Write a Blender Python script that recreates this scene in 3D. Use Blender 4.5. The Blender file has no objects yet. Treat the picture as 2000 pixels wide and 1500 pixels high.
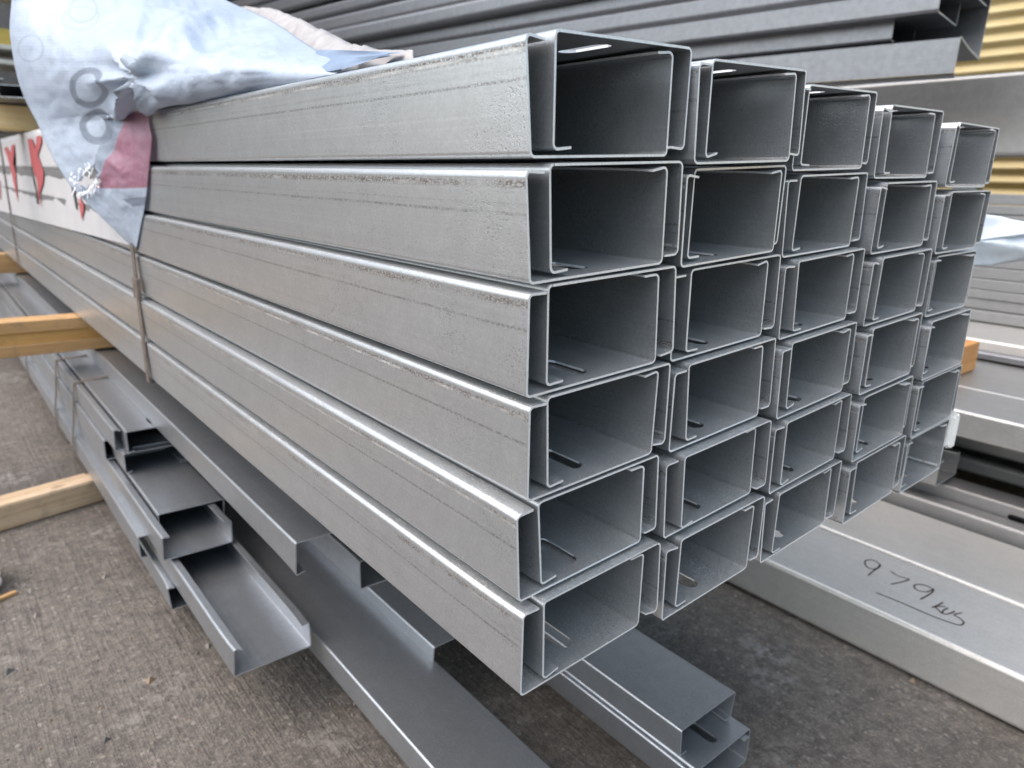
import bpy, bmesh, math, random
from mathutils import Vector, Matrix, noise
S = bpy.context.scene
COL = S.collection
U = 0.085          # metres per modelling unit (one layer of the big bundle)
R = math.radians

# ------------------------------------------------------------------ camera
cam_d = bpy.data.cameras.new('camera'); cam = bpy.data.objects.new('camera', cam_d); COL.objects.link(cam)
CR = [[0.768714, -0.638567, 0.036211], [-0.145955, -0.230261, -0.962121], [0.622717, 0.73431, -0.270207]]
CC = [-3.8523, -4.3061, 4.7487]
F = 1369.338
cam.matrix_world = Matrix(((CR[0][0], -CR[1][0], -CR[2][0], CC[0]*U),
                           (CR[0][1], -CR[1][1], -CR[2][1], CC[1]*U),
                           (CR[0][2], -CR[1][2], -CR[2][2], CC[2]*U), (0, 0, 0, 1)))
cam_d.sensor_width = 36; cam_d.lens = F/2000*36
cam_d.clip_start = .02; cam_d.clip_end = 800
cam_d.dof.use_dof = True; cam_d.dof.focus_distance = 7.3*U; cam_d.dof.aperture_fstop = 7.5
S.camera = cam
# ------------------------------------------------------------------ sky, sun, exposure
SUN_EL, SUN_AZ = R(56), R(282)      # azimuth of the direction the light comes from, from +Y clockwise
w = bpy.data.worlds.new('World'); S.world = w; w.use_nodes = True
nt = w.node_tree; nt.nodes.clear()
sky = nt.nodes.new('ShaderNodeTexSky'); sky.sky_type = 'NISHITA'; sky.sun_disc = False
sky.sun_elevation = SUN_EL; sky.sun_rotation = SUN_AZ; sky.dust_density = 3.0; sky.air_density = 1.0
hs = nt.nodes.new('ShaderNodeHueSaturation'); hs.inputs['Saturation'].default_value = 1.0; hs.inputs['Hue'].default_value = .478
bg = nt.nodes.new('ShaderNodeBackground'); bg.inputs['Strength'].default_value = .125
wo = nt.nodes.new('ShaderNodeOutputWorld')
nt.links.new(sky.outputs[0], hs.inputs['Color']); nt.links.new(hs.outputs[0], bg.inputs['Color']); nt.links.new(bg.outputs[0], wo.inputs[0])
sd = bpy.data.lights.new('sun', 'SUN'); sd.energy = 1.5; sd.angle = R(95); sd.color = (1, .97, .93)
sun = bpy.data.objects.new('sun', sd); COL.objects.link(sun)
dirv = Vector((math.sin(SUN_AZ)*math.cos(SUN_EL), math.cos(SUN_AZ)*math.cos(SUN_EL), math.sin(SUN_EL)))
sun.rotation_euler = dirv.to_track_quat('Z', 'Y').to_euler()
S.view_settings.view_transform = 'Standard'; S.view_settings.look = 'None'
S.view_settings.gamma = 1; S.view_settings.exposure = 1.25; S.view_settings.use_curve_mapping = False
S.render.engine = 'CYCLES'

# ------------------------------------------------------------------ node helpers
class NB:
    def __init__(s, name):
        s.m = bpy.data.materials.new(name); s.m.use_nodes = True
        s.t = s.m.node_tree; s.t.nodes.clear()
        s.out = s.t.nodes.new('ShaderNodeOutputMaterial')
    def n(s, typ, **kw):
        o = s.t.nodes.new(typ)
        for k, v in kw.items():
            if k.startswith('i_'): s.put(o.inputs[k[2:].replace('_', ' ')], v)
            else: setattr(o, k, v)
        return o
    def put(s, sock, v):
        if isinstance(v, bpy.types.NodeSocket): s.t.links.new(v, sock)
        elif v is not None:
            if isinstance(v, tuple) and len(v) == 3 and sock.type == 'RGBA': v = v+(1,)
            sock.default_value = v
    def ma(s, op, a, b=None, c=None, clamp=False):
        o = s.t.nodes.new('ShaderNodeMath'); o.operation = op; o.use_clamp = clamp
        s.put(o.inputs[0], a)
        if b is not None: s.put(o.inputs[1], b)
        if c is not None: s.put(o.inputs[2], c)
        return o.outputs[0]
    def vm(s, op, a, b):
        o = s.t.nodes.new('ShaderNodeVectorMath'); o.operation = op
        s.put(o.inputs[0], a); s.put(o.inputs[1], b); return o.outputs[0]
    def mix(s, fac, a, b, blend='MIX'):
        o = s.t.nodes.new('ShaderNodeMix'); o.data_type = 'RGBA'; o.blend_type = blend
        s.put(o.inputs['Factor'], fac); s.put(o.inputs[6], a); s.put(o.inputs[7], b); return o.outputs[2]
    def obj(s): return s.n('ShaderNodeTexCoord').outputs['Object']
    def uv(s): return s.n('ShaderNodeTexCoord').outputs['UV']
    def noise(s, vec, scale, detail=3, rough=.55, col=False):
        o = s.n('ShaderNodeTexNoise'); s.put(o.inputs['Vector'], vec); o.inputs['Scale'].default_value = scale
        o.inputs['Detail'].default_value = detail; o.inputs['Roughness'].default_value = rough
        return o.outputs['Color' if col else 'Fac']
    def ramp(s, fac, lo, hi, a=0.0, b=1.0):
        o = s.n('ShaderNodeMapRange'); o.clamp = True
        s.put(o.inputs[0], fac)
        for i, v in zip((1, 2, 3, 4), (lo, hi, a, b)): s.put(o.inputs[i], v)
        return o.outputs[0]
    def sep(s, v):
        o = s.n('ShaderNodeSeparateXYZ'); s.put(o.inputs[0], v); return o.outputs
    def pbr(s, col, rough=.5, metal=0.0, bump=None, bstr=.3, bdist=.001, **kw):
        p = s.n('ShaderNodeBsdfPrincipled')
        s.put(p.inputs['Base Color'], col); s.put(p.inputs['Roughness'], rough); s.put(p.inputs['Metallic'], metal)
        for k, v in kw.items(): s.put(p.inputs[k.replace('_', ' ')], v)
        if bump is not None:
            b = s.n('ShaderNodeBump'); b.inputs['Strength'].default_value = bstr; b.inputs['Distance'].default_value = bdist
            s.put(b.inputs['Height'], bump); s.t.links.new(b.outputs[0], p.inputs['Normal'])
        s.t.links.new(p.outputs[0], s.out.inputs[0]); s.p = p
        return s.m

def galv(name, base, rough, scuffs=True, metal=.88, dust=.0, streak=.08):
    b = NB(name); o = b.obj()
    rnd = b.n('ShaderNodeObjectInfo').outputs['Random']
    off = b.n('ShaderNodeCombineXYZ'); b.put(off.inputs[0], b.ma('MULTIPLY', rnd, 3.7)); b.put(off.inputs[1], b.ma('MULTIPLY', rnd, 9.1)); b.put(off.inputs[2], b.ma('MULTIPLY', rnd, 5.3))
    o2 = b.vm('ADD', o, off.outputs[0])
    fine = b.noise(o2, 900, 2, .6)
    mid = b.noise(o2, 45, 4, .6)
    lng = b.noise(b.vm('MULTIPLY', o2, (60, 1.6, 60)), 1.0, 3, .6)
    c = b.mix(b.ramp(mid, .3, .75), tuple(x*(1-streak) for x in base), tuple(min(1, x*(1+streak)) for x in base))
    c = b.mix(b.ramp(lng, .35, .7, 0, .25), c, tuple(x*.8 for x in base))
    c = b.mix(b.ma('MULTIPLY', rnd, .12), c, tuple(x*.75 for x in base))
    c = b.mix(b.ramp(fine, .35, .7, 0, .42), c, tuple(x*.62 for x in base))
    roll = b.noise(b.vm('MULTIPLY', o2, (420, .8, 420)), 1.0, 2, .6)
    c = b.mix(b.ramp(roll, .56, .74, 0, .22), c, tuple(min(1, x*1.25) for x in base))
    c = b.mix(b.ramp(roll, .28, .42, .22, 0), c, tuple(x*.66 for x in base))
    vs_ = b.n('ShaderNodeTexVoronoi'); b.put(vs_.inputs['Vector'], o2); vs_.inputs['Scale'].default_value = 420
    c = b.mix(b.ramp(b.sep(vs_.outputs['Color'])[0], 0, 1, 0, .26), c, tuple(x*.6 for x in base))
    pit = b.ramp(b.ma('MULTIPLY', b.ramp(b.noise(o2, 520, 2, .7), .56, .66), b.ramp(b.noise(o2, 12, 3, .6), .44, .62)), 0, 1)
    c = b.mix(b.ma('MULTIPLY', pit, .55), c, (.17, .17, .17))
    r = b.ma('ADD', b.ma('MULTIPLY', mid, .05), b.ma('ADD', b.ma('MULTIPLY', fine, .10), rough-.075))
    met = metal
    if scuffs:
        x, y, z = b.sep(o)
        wob = b.ma('MULTIPLY', b.ma('SUBTRACT', b.noise(b.vm('MULTIPLY', o2, (1, .9, 1)), 9, 2), .5), .022*U)
        jag = b.noise(b.vm('MULTIPLY', o2, (1, .55, 1)), 620, 2, .7)
        side = b.ramp(x, .03*U, .04*U, 1, 0)
        rz = b.ma('MULTIPLY', b.ma('SUBTRACT', rnd, .5), .05)
        def line(z0, half, thr, nsc):
            dz = b.ma('ABSOLUTE', b.ma('SUBTRACT', b.ma('ADD', z, b.ma('ADD', wob, b.ma('MULTIPLY', rz, (.5 if z0 > .7 else 1.6)*U))), z0*U))
            m = b.ramp(dz, half*.35*U, half*U, 1, 0)
            patch = b.ramp(b.ma('ADD', b.noise(b.vm('MULTIPLY', o2, (1, 1, .2)), nsc*.6, 3, .7), b.ma('MULTIPLY', b.ma('SINE', b.ma('MULTIPLY', rnd, 40+nsc)), .10)), thr-.12, thr+.12)
            return b.ma('MULTIPLY', b.ma('MULTIPLY', m, b.ramp(jag, .40, .56)), b.ma('MULTIPLY', patch, side))
        s1 = line(.805, .050, .36, 22); s2 = line(.565, .019, .30, 30); s3 = line(.645, .013, .54, 26)
        c = b.mix(b.ma('MULTIPLY', s1, .92), c, (.115, .095, .08))
        w1 = b.ma('MULTIPLY', line(.795, .022, .56, 31), .8)
        c = b.mix(w1, c, (.75, .74, .72))
        c = b.mix(b.ma('MULTIPLY', b.ma('ADD', s2, b.ma('MULTIPLY', s3, .5), clamp=True), .55), c, (.14, .13, .125))
        met = b.ma('SUBTRACT', metal, b.ma('MULTIPLY', s1, .45))
    if dust > 0:
        nz = b.sep(b.n('ShaderNodeNewGeometry').outputs['Normal'])[2]
        up = b.ramp(nz, .6, .9)
        sp = b.ramp(b.noise(o2, 760, 1, .5), .60, .68, 0, 1)
        sp2 = b.ramp(b.noise(o2, 260, 1, .5), .74, .76)
        dm = b.ma('MULTIPLY', up, b.ma('MULTIPLY', b.ma('ADD', sp, sp2, clamp=True), b.ramp(b.noise(b.vm('MULTIPLY', o2, (1, .4, 1)), 22, 3), .30, .66)))
        c = b.mix(b.ma('MULTIPLY', dm, dust), c, (.80, .79, .76))
        haze = b.ma('MULTIPLY', up, b.ramp(b.noise(o2, 30, 3), .3, .8, .10, .26))
        c = b.mix(haze, c, (.50, .50, .48))
        met = b.ma('SUBTRACT', met, b.ma('MULTIPLY', b.ma('ADD', dm, haze, clamp=True), .6))
    h = b.ma('ADD', b.ma('MULTIPLY', fine, .6), b.ma('ADD', b.ma('MULTIPLY', pit, -.8), b.ma('MULTIPLY', mid, .5)))
    return b.pbr(c, r, met, h, .35, .0004)

def cut_mat():
    b = NB('cut_edge'); o = b.obj()
    n1 = b.noise(o, 380, 3, .7); n2 = b.noise(o, 90, 2)
    c = b.mix(b.ramp(n1, .25, .75), (.72, .72, .72), (.93, .93, .94))
    c = b.mix(b.ramp(n2, .66, .72, 0, .7), c, (.55, .36, .22))
    return b.pbr(c, .42, .4, n1, .15, .0003)

def wood(name, a, bcol, scale=1.0, dirt=.3):
    b = NB(name); o = b.obj()
    g = b.noise(b.vm('MULTIPLY', o, (3, 70, 70)), scale, 4, .6)
    st = b.noise(b.vm('MULTIPLY', o, (1.2, 18, 18)), scale*.9, 3, .6)
    d = b.noise(o, 26, 4, .65)
    c = b.mix(b.ramp(g, .35, .68), a, bcol)
    c = b.mix(b.ramp(st, .5, .75, 0, .5), c, tuple(x*.6 for x in bcol))
    c = b.mix(b.ramp(d, .5, .75, 0, dirt), c, (.13, .10, .07))
    vor = b.n('ShaderNodeTexVoronoi'); b.put(vor.inputs['Vector'], b.vm('MULTIPLY', o, (6, 14, 14))); vor.inputs['Scale'].default_value = 1
    c = b.mix(b.ramp(vor.outputs['Distance'], .05, .14, .7, 0), c, (.16, .08, .04))
    return b.pbr(c, .72, 0, g, .4, .0012)

def plain(name, col, rough=.6, metal=0.0, var=.15, scale=30, bstr=.2):
    b = NB(name); o = b.obj(); n1 = b.noise(o, scale, 4, .6)
    c = b.mix(b.ramp(n1, .3, .7), tuple(x*(1-var) for x in col), tuple(min(1, x*(1+var)) for x in col))
    return b.pbr(c, rough, metal, n1, bstr, .001)

M = {}
M['galv'] = galv('galvanised_steel', (.625, .64, .65), .33, True, metal=.80, dust=1.0, streak=.05)
M['cut'] = cut_mat()
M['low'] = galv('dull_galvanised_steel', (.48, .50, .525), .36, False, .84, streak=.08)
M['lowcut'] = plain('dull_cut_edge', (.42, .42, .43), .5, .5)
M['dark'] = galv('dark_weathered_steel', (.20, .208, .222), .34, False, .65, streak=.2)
M['darkcut'] = plain('pale_cut_edge', (.66, .64, .62), .5, .4)
M['bright'] = galv('bright_galvanised_steel', (.60, .575, .54), .42, False, .55, streak=.06)
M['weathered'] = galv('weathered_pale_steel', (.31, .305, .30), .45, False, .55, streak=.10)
M['pale'] = galv('pale_weathered_steel', (.44, .435, .425), .42, False, .72, streak=.12)
M['wood_yellow'] = wood('yellow_timber', (.56, .33, .11), (.45, .24, .07), dirt=.35)
M['wood_edge'] = wood('worn_timber_edge', (.50, .30, .13), (.36, .20, .08), dirt=.55)
M['wood_pale'] = wood('pale_timber', (.58, .44, .30), (.42, .28, .16), dirt=.4)
M['wood_orange'] = wood('orange_timber', (.60, .30, .10), (.48, .21, .06), dirt=.2)
M['wood_cream'] = wood('cream_timber', (.74, .56, .30), (.66, .47, .22), dirt=.12)
M['strap'] = plain('brown_steel_strap', (.20, .165, .14), .5, .6, .3, 60)
M['ink'] = plain('marker_ink', (.045, .03, .025), .5, 0, .2, 80)
M['red'] = plain('red_print', (.40, .085, .09), .5, 0, .12, 20)
M['black_print'] = plain('dark_print', (.07, .065, .065), .5, 0, .2, 30)

# concrete ground
def ground_mat():
    b = NB('concrete'); o = b.obj()
    n1 = b.noise(o, 3.2, 5, .65); n2 = b.noise(o, 34, 5, .7); n3 = b.noise(o, 210, 4, .7)
    gro = b.noise(b.vm('MULTIPLY', o, (120, 5, 1)), 1.0, 3, .6)
    n4 = b.noise(o, 95, 4, .75)
    c = b.mix(b.ramp(n1, .3, .7), (.104, .088, .074), (.172, .147, .125))
    c = b.mix(b.ramp(n2, .36, .60, .8, 0), c, (.062, .053, .046))
    c = b.mix(b.ramp(n3, .54, .70, 0, .6), c, (.32, .275, .235))
    c = b.mix(b.ramp(n3, .28, .40, .5, 0), c, (.080, .070, .062))
    st = b.ramp(b.noise(o, 1.7, 4, .6), .56, .68, 0, .55)
    c = b.mix(st, c, (.085, .076, .070))
    c = b.mix(b.ramp(n4, .54, .70, 0, .42), c, (.28, .24, .20))
    c = b.mix(b.ramp(n4, .32, .45, .5, 0), c, (.052, .044, .038))
    c = b.mix(b.ma('MULTIPLY', b.ramp(gro, .52, .68, 0, .75), b.ramp(b.noise(o, 2.4, 3), .42, .6)), c, (.07, .06, .053))
    vo = b.n('ShaderNodeTexVoronoi'); b.put(vo.inputs['Vector'], o); vo.inputs['Scale'].default_value = 60
    ag = b.ma('MULTIPLY', b.ramp(vo.outputs['Distance'], .16, .30, 1, 0), b.ramp(b.sep(vo.outputs['Color'])[0], .62, .72))
    c = b.mix(b.ma('MULTIPLY', ag, .28), c, (.44, .40, .35))
    lime = b.ma('MULTIPLY', b.ramp(b.noise(o, 5.5, 3), .55, .72), b.ramp(n2, .45, .6))
    c = b.mix(b.ma('MULTIPLY', lime, .5), c, (.38, .36, .34))
    h = b.ma('ADD', b.ma('MULTIPLY', n2, 1.9), b.ma('ADD', b.ma('MULTIPLY', n3, .7), b.ma('MULTIPLY', gro, -1.2)))
    return b.pbr(c, .86, 0, h, .9, .004)
M['ground'] = ground_mat()

# ------------------------------------------------------------------ object helpers
def link(name, me, parent=None, mat=None, mats=None):
    o = bpy.data.objects.new(name, me); COL.objects.link(o)
    if parent: o.parent = parent
    for mm in (mats or ([mat] if mat else [])): me.materials.append(mm)
    return o
def tag(o, label=None, cat=None, group=None, kind=None):
    if label: o['label'] = label
    if cat: o['category'] = cat
    if group: o['group'] = group
    if kind: o['kind'] = kind
    return o
def thing(name, loc, label, cat, group=None, rot=(0, 0, 0)):
    o = bpy.data.objects.new(name, None); COL.objects.link(o); o.empty_display_size = .05
    o.location = Vector(loc)*U; o.rotation_euler = rot
    return tag(o, label, cat, group)

class MB:
    """collects quads with wanted normals -> one mesh, custom normals"""
    def __init__(s): s.v = []; s.f = []; s.mi = []; s.nn = []
    def poly(s, pts, nrm, mi=0):
        pts = [Vector(p) for p in pts]
        g = Vector((0, 0, 0))
        for i in range(len(pts)): g += pts[i].cross(pts[(i+1) % len(pts)])
        ns = [Vector(n) for n in nrm] if isinstance(nrm, list) else [Vector(nrm)]*len(pts)
        avg = Vector((0, 0, 0))
        for n in ns: avg += n
        if g.dot(avg) < 0: pts.reverse(); ns.reverse()
        i0 = len(s.v); s.v += [tuple(p*U) for p in pts]; s.f.append(list(range(i0, i0+len(pts)))); s.mi.append(mi); s.nn += [tuple(n) for n in ns]
    def box(s, a, b, mi=0):
        x0, y0, z0 = a; x1, y1, z1 = b
        s.poly([(x0,y0,z0),(x1,y0,z0),(x1,y0,z1),(x0,y0,z1)], (0,-1,0), mi); s.poly([(x0,y1,z0),(x1,y1,z0),(x1,y1,z1),(x0,y1,z1)], (0,1,0), mi)
        s.poly([(x0,y0,z0),(x0,y1,z0),(x0,y1,z1),(x0,y0,z1)], (-1,0,0), mi); s.poly([(x1,y0,z0),(x1,y1,z0),(x1,y1,z1),(x1,y0,z1)], (1,0,0), mi)
        s.poly([(x0,y0,z0),(x1,y0,z0),(x1,y1,z0),(x0,y1,z0)], (0,0,-1), mi); s.poly([(x0,y0,z1),(x1,y0,z1),(x1,y1,z1),(x0,y1,z1)], (0,0,1), mi)
    def build(s, name, mats, parent=None):
        me = bpy.data.meshes.new(name); me.from_pydata(s.v, [], s.f)
        me.polygons.foreach_set('material_index', s.mi); me.polygons.foreach_set('use_smooth', [True]*len(s.f))
        me.normals_split_custom_set(s.nn); me.update()
        return link(name, me, parent, mats=mats)

def bevel_box(name, a, b, mat, parent=None, bev=.03, wob=0.0, rng=None, seg=2):
    bm = bmesh.new(); bmesh.ops.create_cube(bm, size=1)
    for v in bm.verts:
        v.co = Vector([(a[i]+b[i])/2 + v.co[i]*(b[i]-a[i]) for i in range(3)])*U
    bmesh.ops.bevel(bm, geom=list(bm.edges), offset=bev*U, segments=seg, affect='EDGES', profile=.6)
    if wob and rng:
        for v in bm.verts: v.co += Vector((rng.uniform(-1,1), rng.uniform(-1,1), rng.uniform(-1,1)))*wob*U
    me = bpy.data.meshes.new(name); bm.to_mesh(me); bm.free()
    o = link(name, me, parent, mat); return o

# ------------------------------------------------------------------ C purlin
def c_path(W, H, LIP, r, t, sides, k=6):
    """pieces of the outer profile: list of (piece_name, [(x,z,nx,nz)...])"""
    def arc(cx, cz, a0, a1):
        return [(cx+r*math.cos(R(a0+(a1-a0)*i/k)), cz+r*math.sin(R(a0+(a1-a0)*i/k)), math.cos(R(a0+(a1-a0)*i/k)), math.sin(R(a0+(a1-a0)*i/k))) for i in range(k+1)]
    P = {}
    P['lip_l'] = [(LIP, H, 0, 1), (r, H, 0, 1)] + arc(r, H-r, 90, 180)[1:]
    P['fl_l'] = [(0, H-r, -1, 0), (0, r, -1, 0)] + arc(r, r, 180, 270)[1:]
    P['web'] = [(r, 0, 0, -1), (W-r, 0, 0, -1)]
    P['fl_r'] = arc(W-r, r, 270, 360) + [(W, H-r, 1, 0)]
    P['lip_r'] = arc(W-r, H-r, 0, 90) + [(W-LIP, H, 0, 1)]
    return P

def purlin(name, loc, W=1.738, H=.91, LIP=.21, r=.058, t=.022, L=64, flip=False, roll=0.0, yaw=0.0, mats=None,
           label='', cat='purlin', group=None, slot=True, slot_y=.55, rng=None, jit=1.0, notch=False):
    rng = rng or random.Random(1)
    rot = (0, (math.pi if flip else 0)-roll, yaw)
    root = thing(name, loc, label, cat, group, rot)
    if flip: root.rotation_mode = 'XYZ'
    P = c_path(W, H, LIP, r, t, 1)
    la, lb = rng.uniform(-.012, .012)*jit, rng.uniform(-.012, .012)*jit
    da, db = rng.uniform(-.018, .010)*jit, rng.uniform(-.018, .010)*jit
    wob = rng.uniform(-.006, .006)*jit
    def dfm(x, z):
        q = z/H
        if x < W*.5:
            lipf = max(0, (x-r)/LIP) if z > H*.6 else 0
            return x + la*q, z + da*min(1, lipf)
        lipf = max(0, (W-x-r)/LIP) if z > H*.6 else 0
        return x + lb*q, z + db*min(1, lipf)
    ea, eb = rng.uniform(-.035, .03)*jit, rng.uniform(-.03, .035)*jit
    eza, ezb = rng.uniform(-.024, .008)*jit, rng.uniform(-.024, .008)*jit
    sd0 = rng.uniform(0, 50)
    YS = [0, .10, .28, .6, 1.2, 3.0]
    def end(x, y, z):
        if y > 2.9: return (x, y, z)
        k = math.exp(-y/.42)*(1-y/3.0); q = max(0, z/H); left = x < W*.5
        lipf = max(0, min(1, ((x-r) if left else (W-x-r))/LIP)) if z > H*.6 else 0
        x2 = x+(ea if left else eb)*q*q*k+ .006*k*math.sin(z*9+sd0)*(1 if q > .08 else 0); z2 = z+(eza if left else ezb)*lipf*k + .012*k*lipf*math.sin(x*22+sd0)
        y2 = y+(.012*noise.noise(Vector((x*7, z*7, sd0))) if y == 0 else 0)
        return (x2, y2, z2)
    def inner(p): return (p[0]-t*p[2], p[1]-t*p[3])
    cap_n = 3
    def strip(mb, prof, y0, y1, c0=True, c1=True, e0=False, e1=False):
        for i in range(len(prof)-1):
            p, q = prof[i], prof[i+1]
            a, b_ = dfm(p[0], p[1]), dfm(q[0], q[1]); ia, ib = dfm(*inner(p)), dfm(*inner(q))
            na, nb = (p[2], 0, p[3]), (q[2], 0, q[3]); ma_, mb_ = (-p[2], 0, -p[3]), (-q[2], 0, -q[3])
            ys = YS+[y1]
            for ya, yb in zip(ys, ys[1:]):
                mb.poly([end(a[0], ya, a[1]), end(b_[0], ya, b_[1]), end(b_[0], yb, b_[1]), end(a[0], yb, a[1])], [na, nb, nb, na])
                mb.poly([end(ia[0], ya, ia[1]), end(ib[0], ya, ib[1]), end(ib[0], yb, ib[1]), end(ia[0], yb, ia[1])], [ma_, mb_, mb_, ma_])
            if c0: mb.poly([end(a[0], 0, a[1]), end(b_[0], 0, b_[1]), end(ib[0], 0, ib[1]), end(ia[0], 0, ia[1])], (0, -1, 0), 1)
            if c1: mb.poly([(a[0], y1, a[1]), (b_[0], y1, b_[1]), (ib[0], y1, ib[1]), (ia[0], y1, ia[1])], (0, 1, 0), 1)
        for e, p in ((e0, prof[0]), (e1, prof[-1])):
            if e:
                a, ia = dfm(p[0], p[1]), dfm(*inner(p)); d = 1 if e is prof else 0
                sx = 1 if p[0] < W/2 else -1
                ys = YS+[y1]
                for ya, yb in zip(ys, ys[1:]): mb.poly([end(a[0], ya, a[1]), end(a[0], yb, a[1]), end(ia[0], yb, ia[1]), end(ia[0], ya, ia[1])], (sx, 0, 0), 1)
    for nm, key, parent_key, e in (('flange', 'fl_l', None, 0), ('flange', 'fl_r', None, 0)):
        mb = MB(); strip(mb, P[key], 0, L); fo = mb.build(nm, mats, root)
        lk = 'lip_l' if key == 'fl_l' else 'lip_r'
        ml = MB(); strip(ml, P[lk], 0, L, e0=(lk == 'lip_l'), e1=(lk == 'lip_r')); ml.build('lip', mats, fo)
    # web with slotted hole
    mb = MB(); x0, x1 = r, W-r
    if not slot: strip(mb, P['web'], 0, L)
    else:
        cx = W/2; hw, hl = .10, .30; a0, a1 = cx-hw-.05, cx+hw+.05; y0, y1 = slot_y-hl-.05, slot_y+hl+.05
        for zz, nz in ((0, -1), (t, 1)):
            def q(xa, ya, xb, yb): mb.poly([(xa, ya, zz), (xb, ya, zz), (xb, yb, zz), (xa, yb, zz)], (0, 0, nz))
            q(x0, 0, x1, y0); q(x0, y0, a0, y1); q(a1, y0, x1, y1); q(x0, y1, x1, L)
            n = 8; loop = []; rect = []
            for i in range(n+1):
                a = math.pi*i/n; loop.append((cx+hw*math.cos(a), slot_y+hl-hw+hw*math.sin(a))); rect.append((a1+(a0-a1)*i/n, y1))
            for i in range(n+1):
                a = math.pi+math.pi*i/n; loop.append((cx+hw*math.cos(a), slot_y-hl+hw+hw*math.sin(a))); rect.append((a0+(a1-a0)*i/n, y0))
            N = len(loop)
            for i in range(N):
                j = (i+1) % N
                mb.poly([(*loop[i], zz), (*loop[j], zz), (*rect[j], zz), (*rect[i], zz)], (0, 0, nz))
        for i in range(N):
            j = (i+1) % N
            m = Vector((cx, slot_y, 0))-Vector(((loop[i][0]+loop[j][0])/2, (loop[i][1]+loop[j][1])/2, 0)); 
            if abs(loop[i][0]-loop[j][0]) < 1e-6: m = Vector((cx-loop[i][0], 0, 0))
            mb.poly([(*loop[i], 0), (*loop[j], 0), (*loop[j], t), (*loop[i], t)], tuple(m.normalized()), 1)
        for yy, ny in ((0, -1), (L, 1)):
            mb.poly([(x0, yy, 0), (x1, yy, 0), (x1, yy, t), (x0, yy, t)], (0, ny, 0), 1)
    mb.build('web', mats, root)
    return root

# ------------------------------------------------------------------ ground
G = -5.9
me = bpy.data.meshes.new('ground'); s_ = 3500
me.from_pydata([(x*U, y*U, G*U) for x, y in ((-s_, -s_), (s_, -s_), (s_, s_), (-s_, s_))], [], [(0, 1, 2, 3)])
tag(link('ground', me, None, M['ground']), kind='structure')

# ------------------------------------------------------------------ the big bundle
CELLS = [
(0, 0, 0.013, 0.136, 4.975, 0.0614, 0.165, -0.037),
(1, 0, -0.024, 0.046, 3.973, 0.062, 0.192, 0.027),
(2, 0, -0.022, 0.023, 2.995, 0.0552, 0.198, 0.005),
(3, 0, 0.029, 0.003, 2.013, 0.0517, 0.181, 0.001),
(4, 0, -0.034, -0.009, 1.014, 0.0509, 0.195, 0.012),
(5, 0, -0.018, -0.08, 0.006, 0.0518, 0.226, -0.015),
(0, 1, 2.03, 0.036, 5.022, 0.0649, 0.162, 0.032),
(1, 1, 2.051, 0.089, 4.02, 0.0674, 0.191, 0.092),
(2, 1, 2.073, 0.118, 3.026, 0.0603, 0.205, -0.0),
(3, 1, 2.09, 0.029, 2.025, 0.065, 0.191, -0.001),
(4, 1, 2.064, -0.029, 1.02, 0.061, 0.177, -0.053),
(5, 1, 2.077, -0.114, 0.007, 0.0506, 0.221, 0.008),
(0, 2, 4.12, 0.197, 5.046, 0.0569, 0.187, 0.026),
(1, 2, 4.156, 0.187, 4.039, 0.0596, 0.206, 0.018),
(2, 2, 4.17, 0.093, 3.039, 0.066, 0.205, -0.015),
(3, 2, 4.164, -0.029, 2.033, 0.0647, 0.204, 0.039),
(4, 2, 4.166, -0.072, 1.018, 0.0655, 0.177, -0.023),
(5, 2, 4.175, -0.089, 0.018, 0.0518, 0.211, -0.019),
(0, 3, 6.281, 0.199, 5.036, 0.0431, 0.218, 0.008),
(1, 3, 6.282, 0.075, 4.025, 0.0486, 0.212, 0.032),
(2, 3, 6.302, 0.01, 3.016, 0.0505, 0.22, -0.013),
(3, 3, 6.321, -0.086, 2.014, 0.052, 0.227, 0.049),
(4, 3, 6.306, -0.154, 0.993, 0.0518, 0.217, 0.065),
(5, 3, 6.309, -0.184, -0.006, 0.0523, 0.199, 0.028),
(0, 4, 8.433, 0.068, 4.99, 0.0239, 0.218, 0.026),
(1, 4, 8.433, 0.022, 3.969, 0.0331, 0.221, 0.003),
(2, 4, 8.431, -0.014, 2.968, 0.0298, 0.216, 0.061),
(3, 4, 8.432, -0.149, 1.935, 0.0432, 0.184, 0.073),
(4, 4, 8.422, -0.163, 0.936, 0.0383, 0.194, 0.039),
(5, 4, 8.43, -0.158, -0.066, 0.029, 0.132, 0.038)
]
ROWN = ['top row', 'second row', 'third row', 'fourth row', 'fifth row', 'bottom row']
COLN = ['leftmost column', 'second column', 'middle column', 'fourth column', 'rightmost column']
rng = random.Random(7)
for (r_, c_, x, y, z, ro, dxb, dyb) in CELLS:
    purlin('steel_purlin', (x, y, z), roll=ro, mats=[M['galv'], M['cut']], rng=rng, slot_y=.48+rng.uniform(-.04, .04),
           label=f'trough-up galvanised purlin, web at the bottom, in the {ROWN[r_]}, {COLN[c_]} of the bundle',
           group='galvanised purlins nested in pairs in the big bundle')
    W = 1.738; hb = .96
    bx = x+dxb+W*math.cos(ro); bz = z+hb+(dxb+W)*math.sin(ro)
    purlin('steel_purlin', (bx, y+dyb, bz), flip=True, roll=ro, mats=[M['galv'], M['cut']], rng=rng, H=.90, slot_y=.58+rng.uniform(-.05, .05),
           label=f'upturned galvanised purlin, web on top, in the {ROWN[r_]}, {COLN[c_]} of the bundle',
           group='galvanised purlins nested in pairs in the big bundle')

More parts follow.
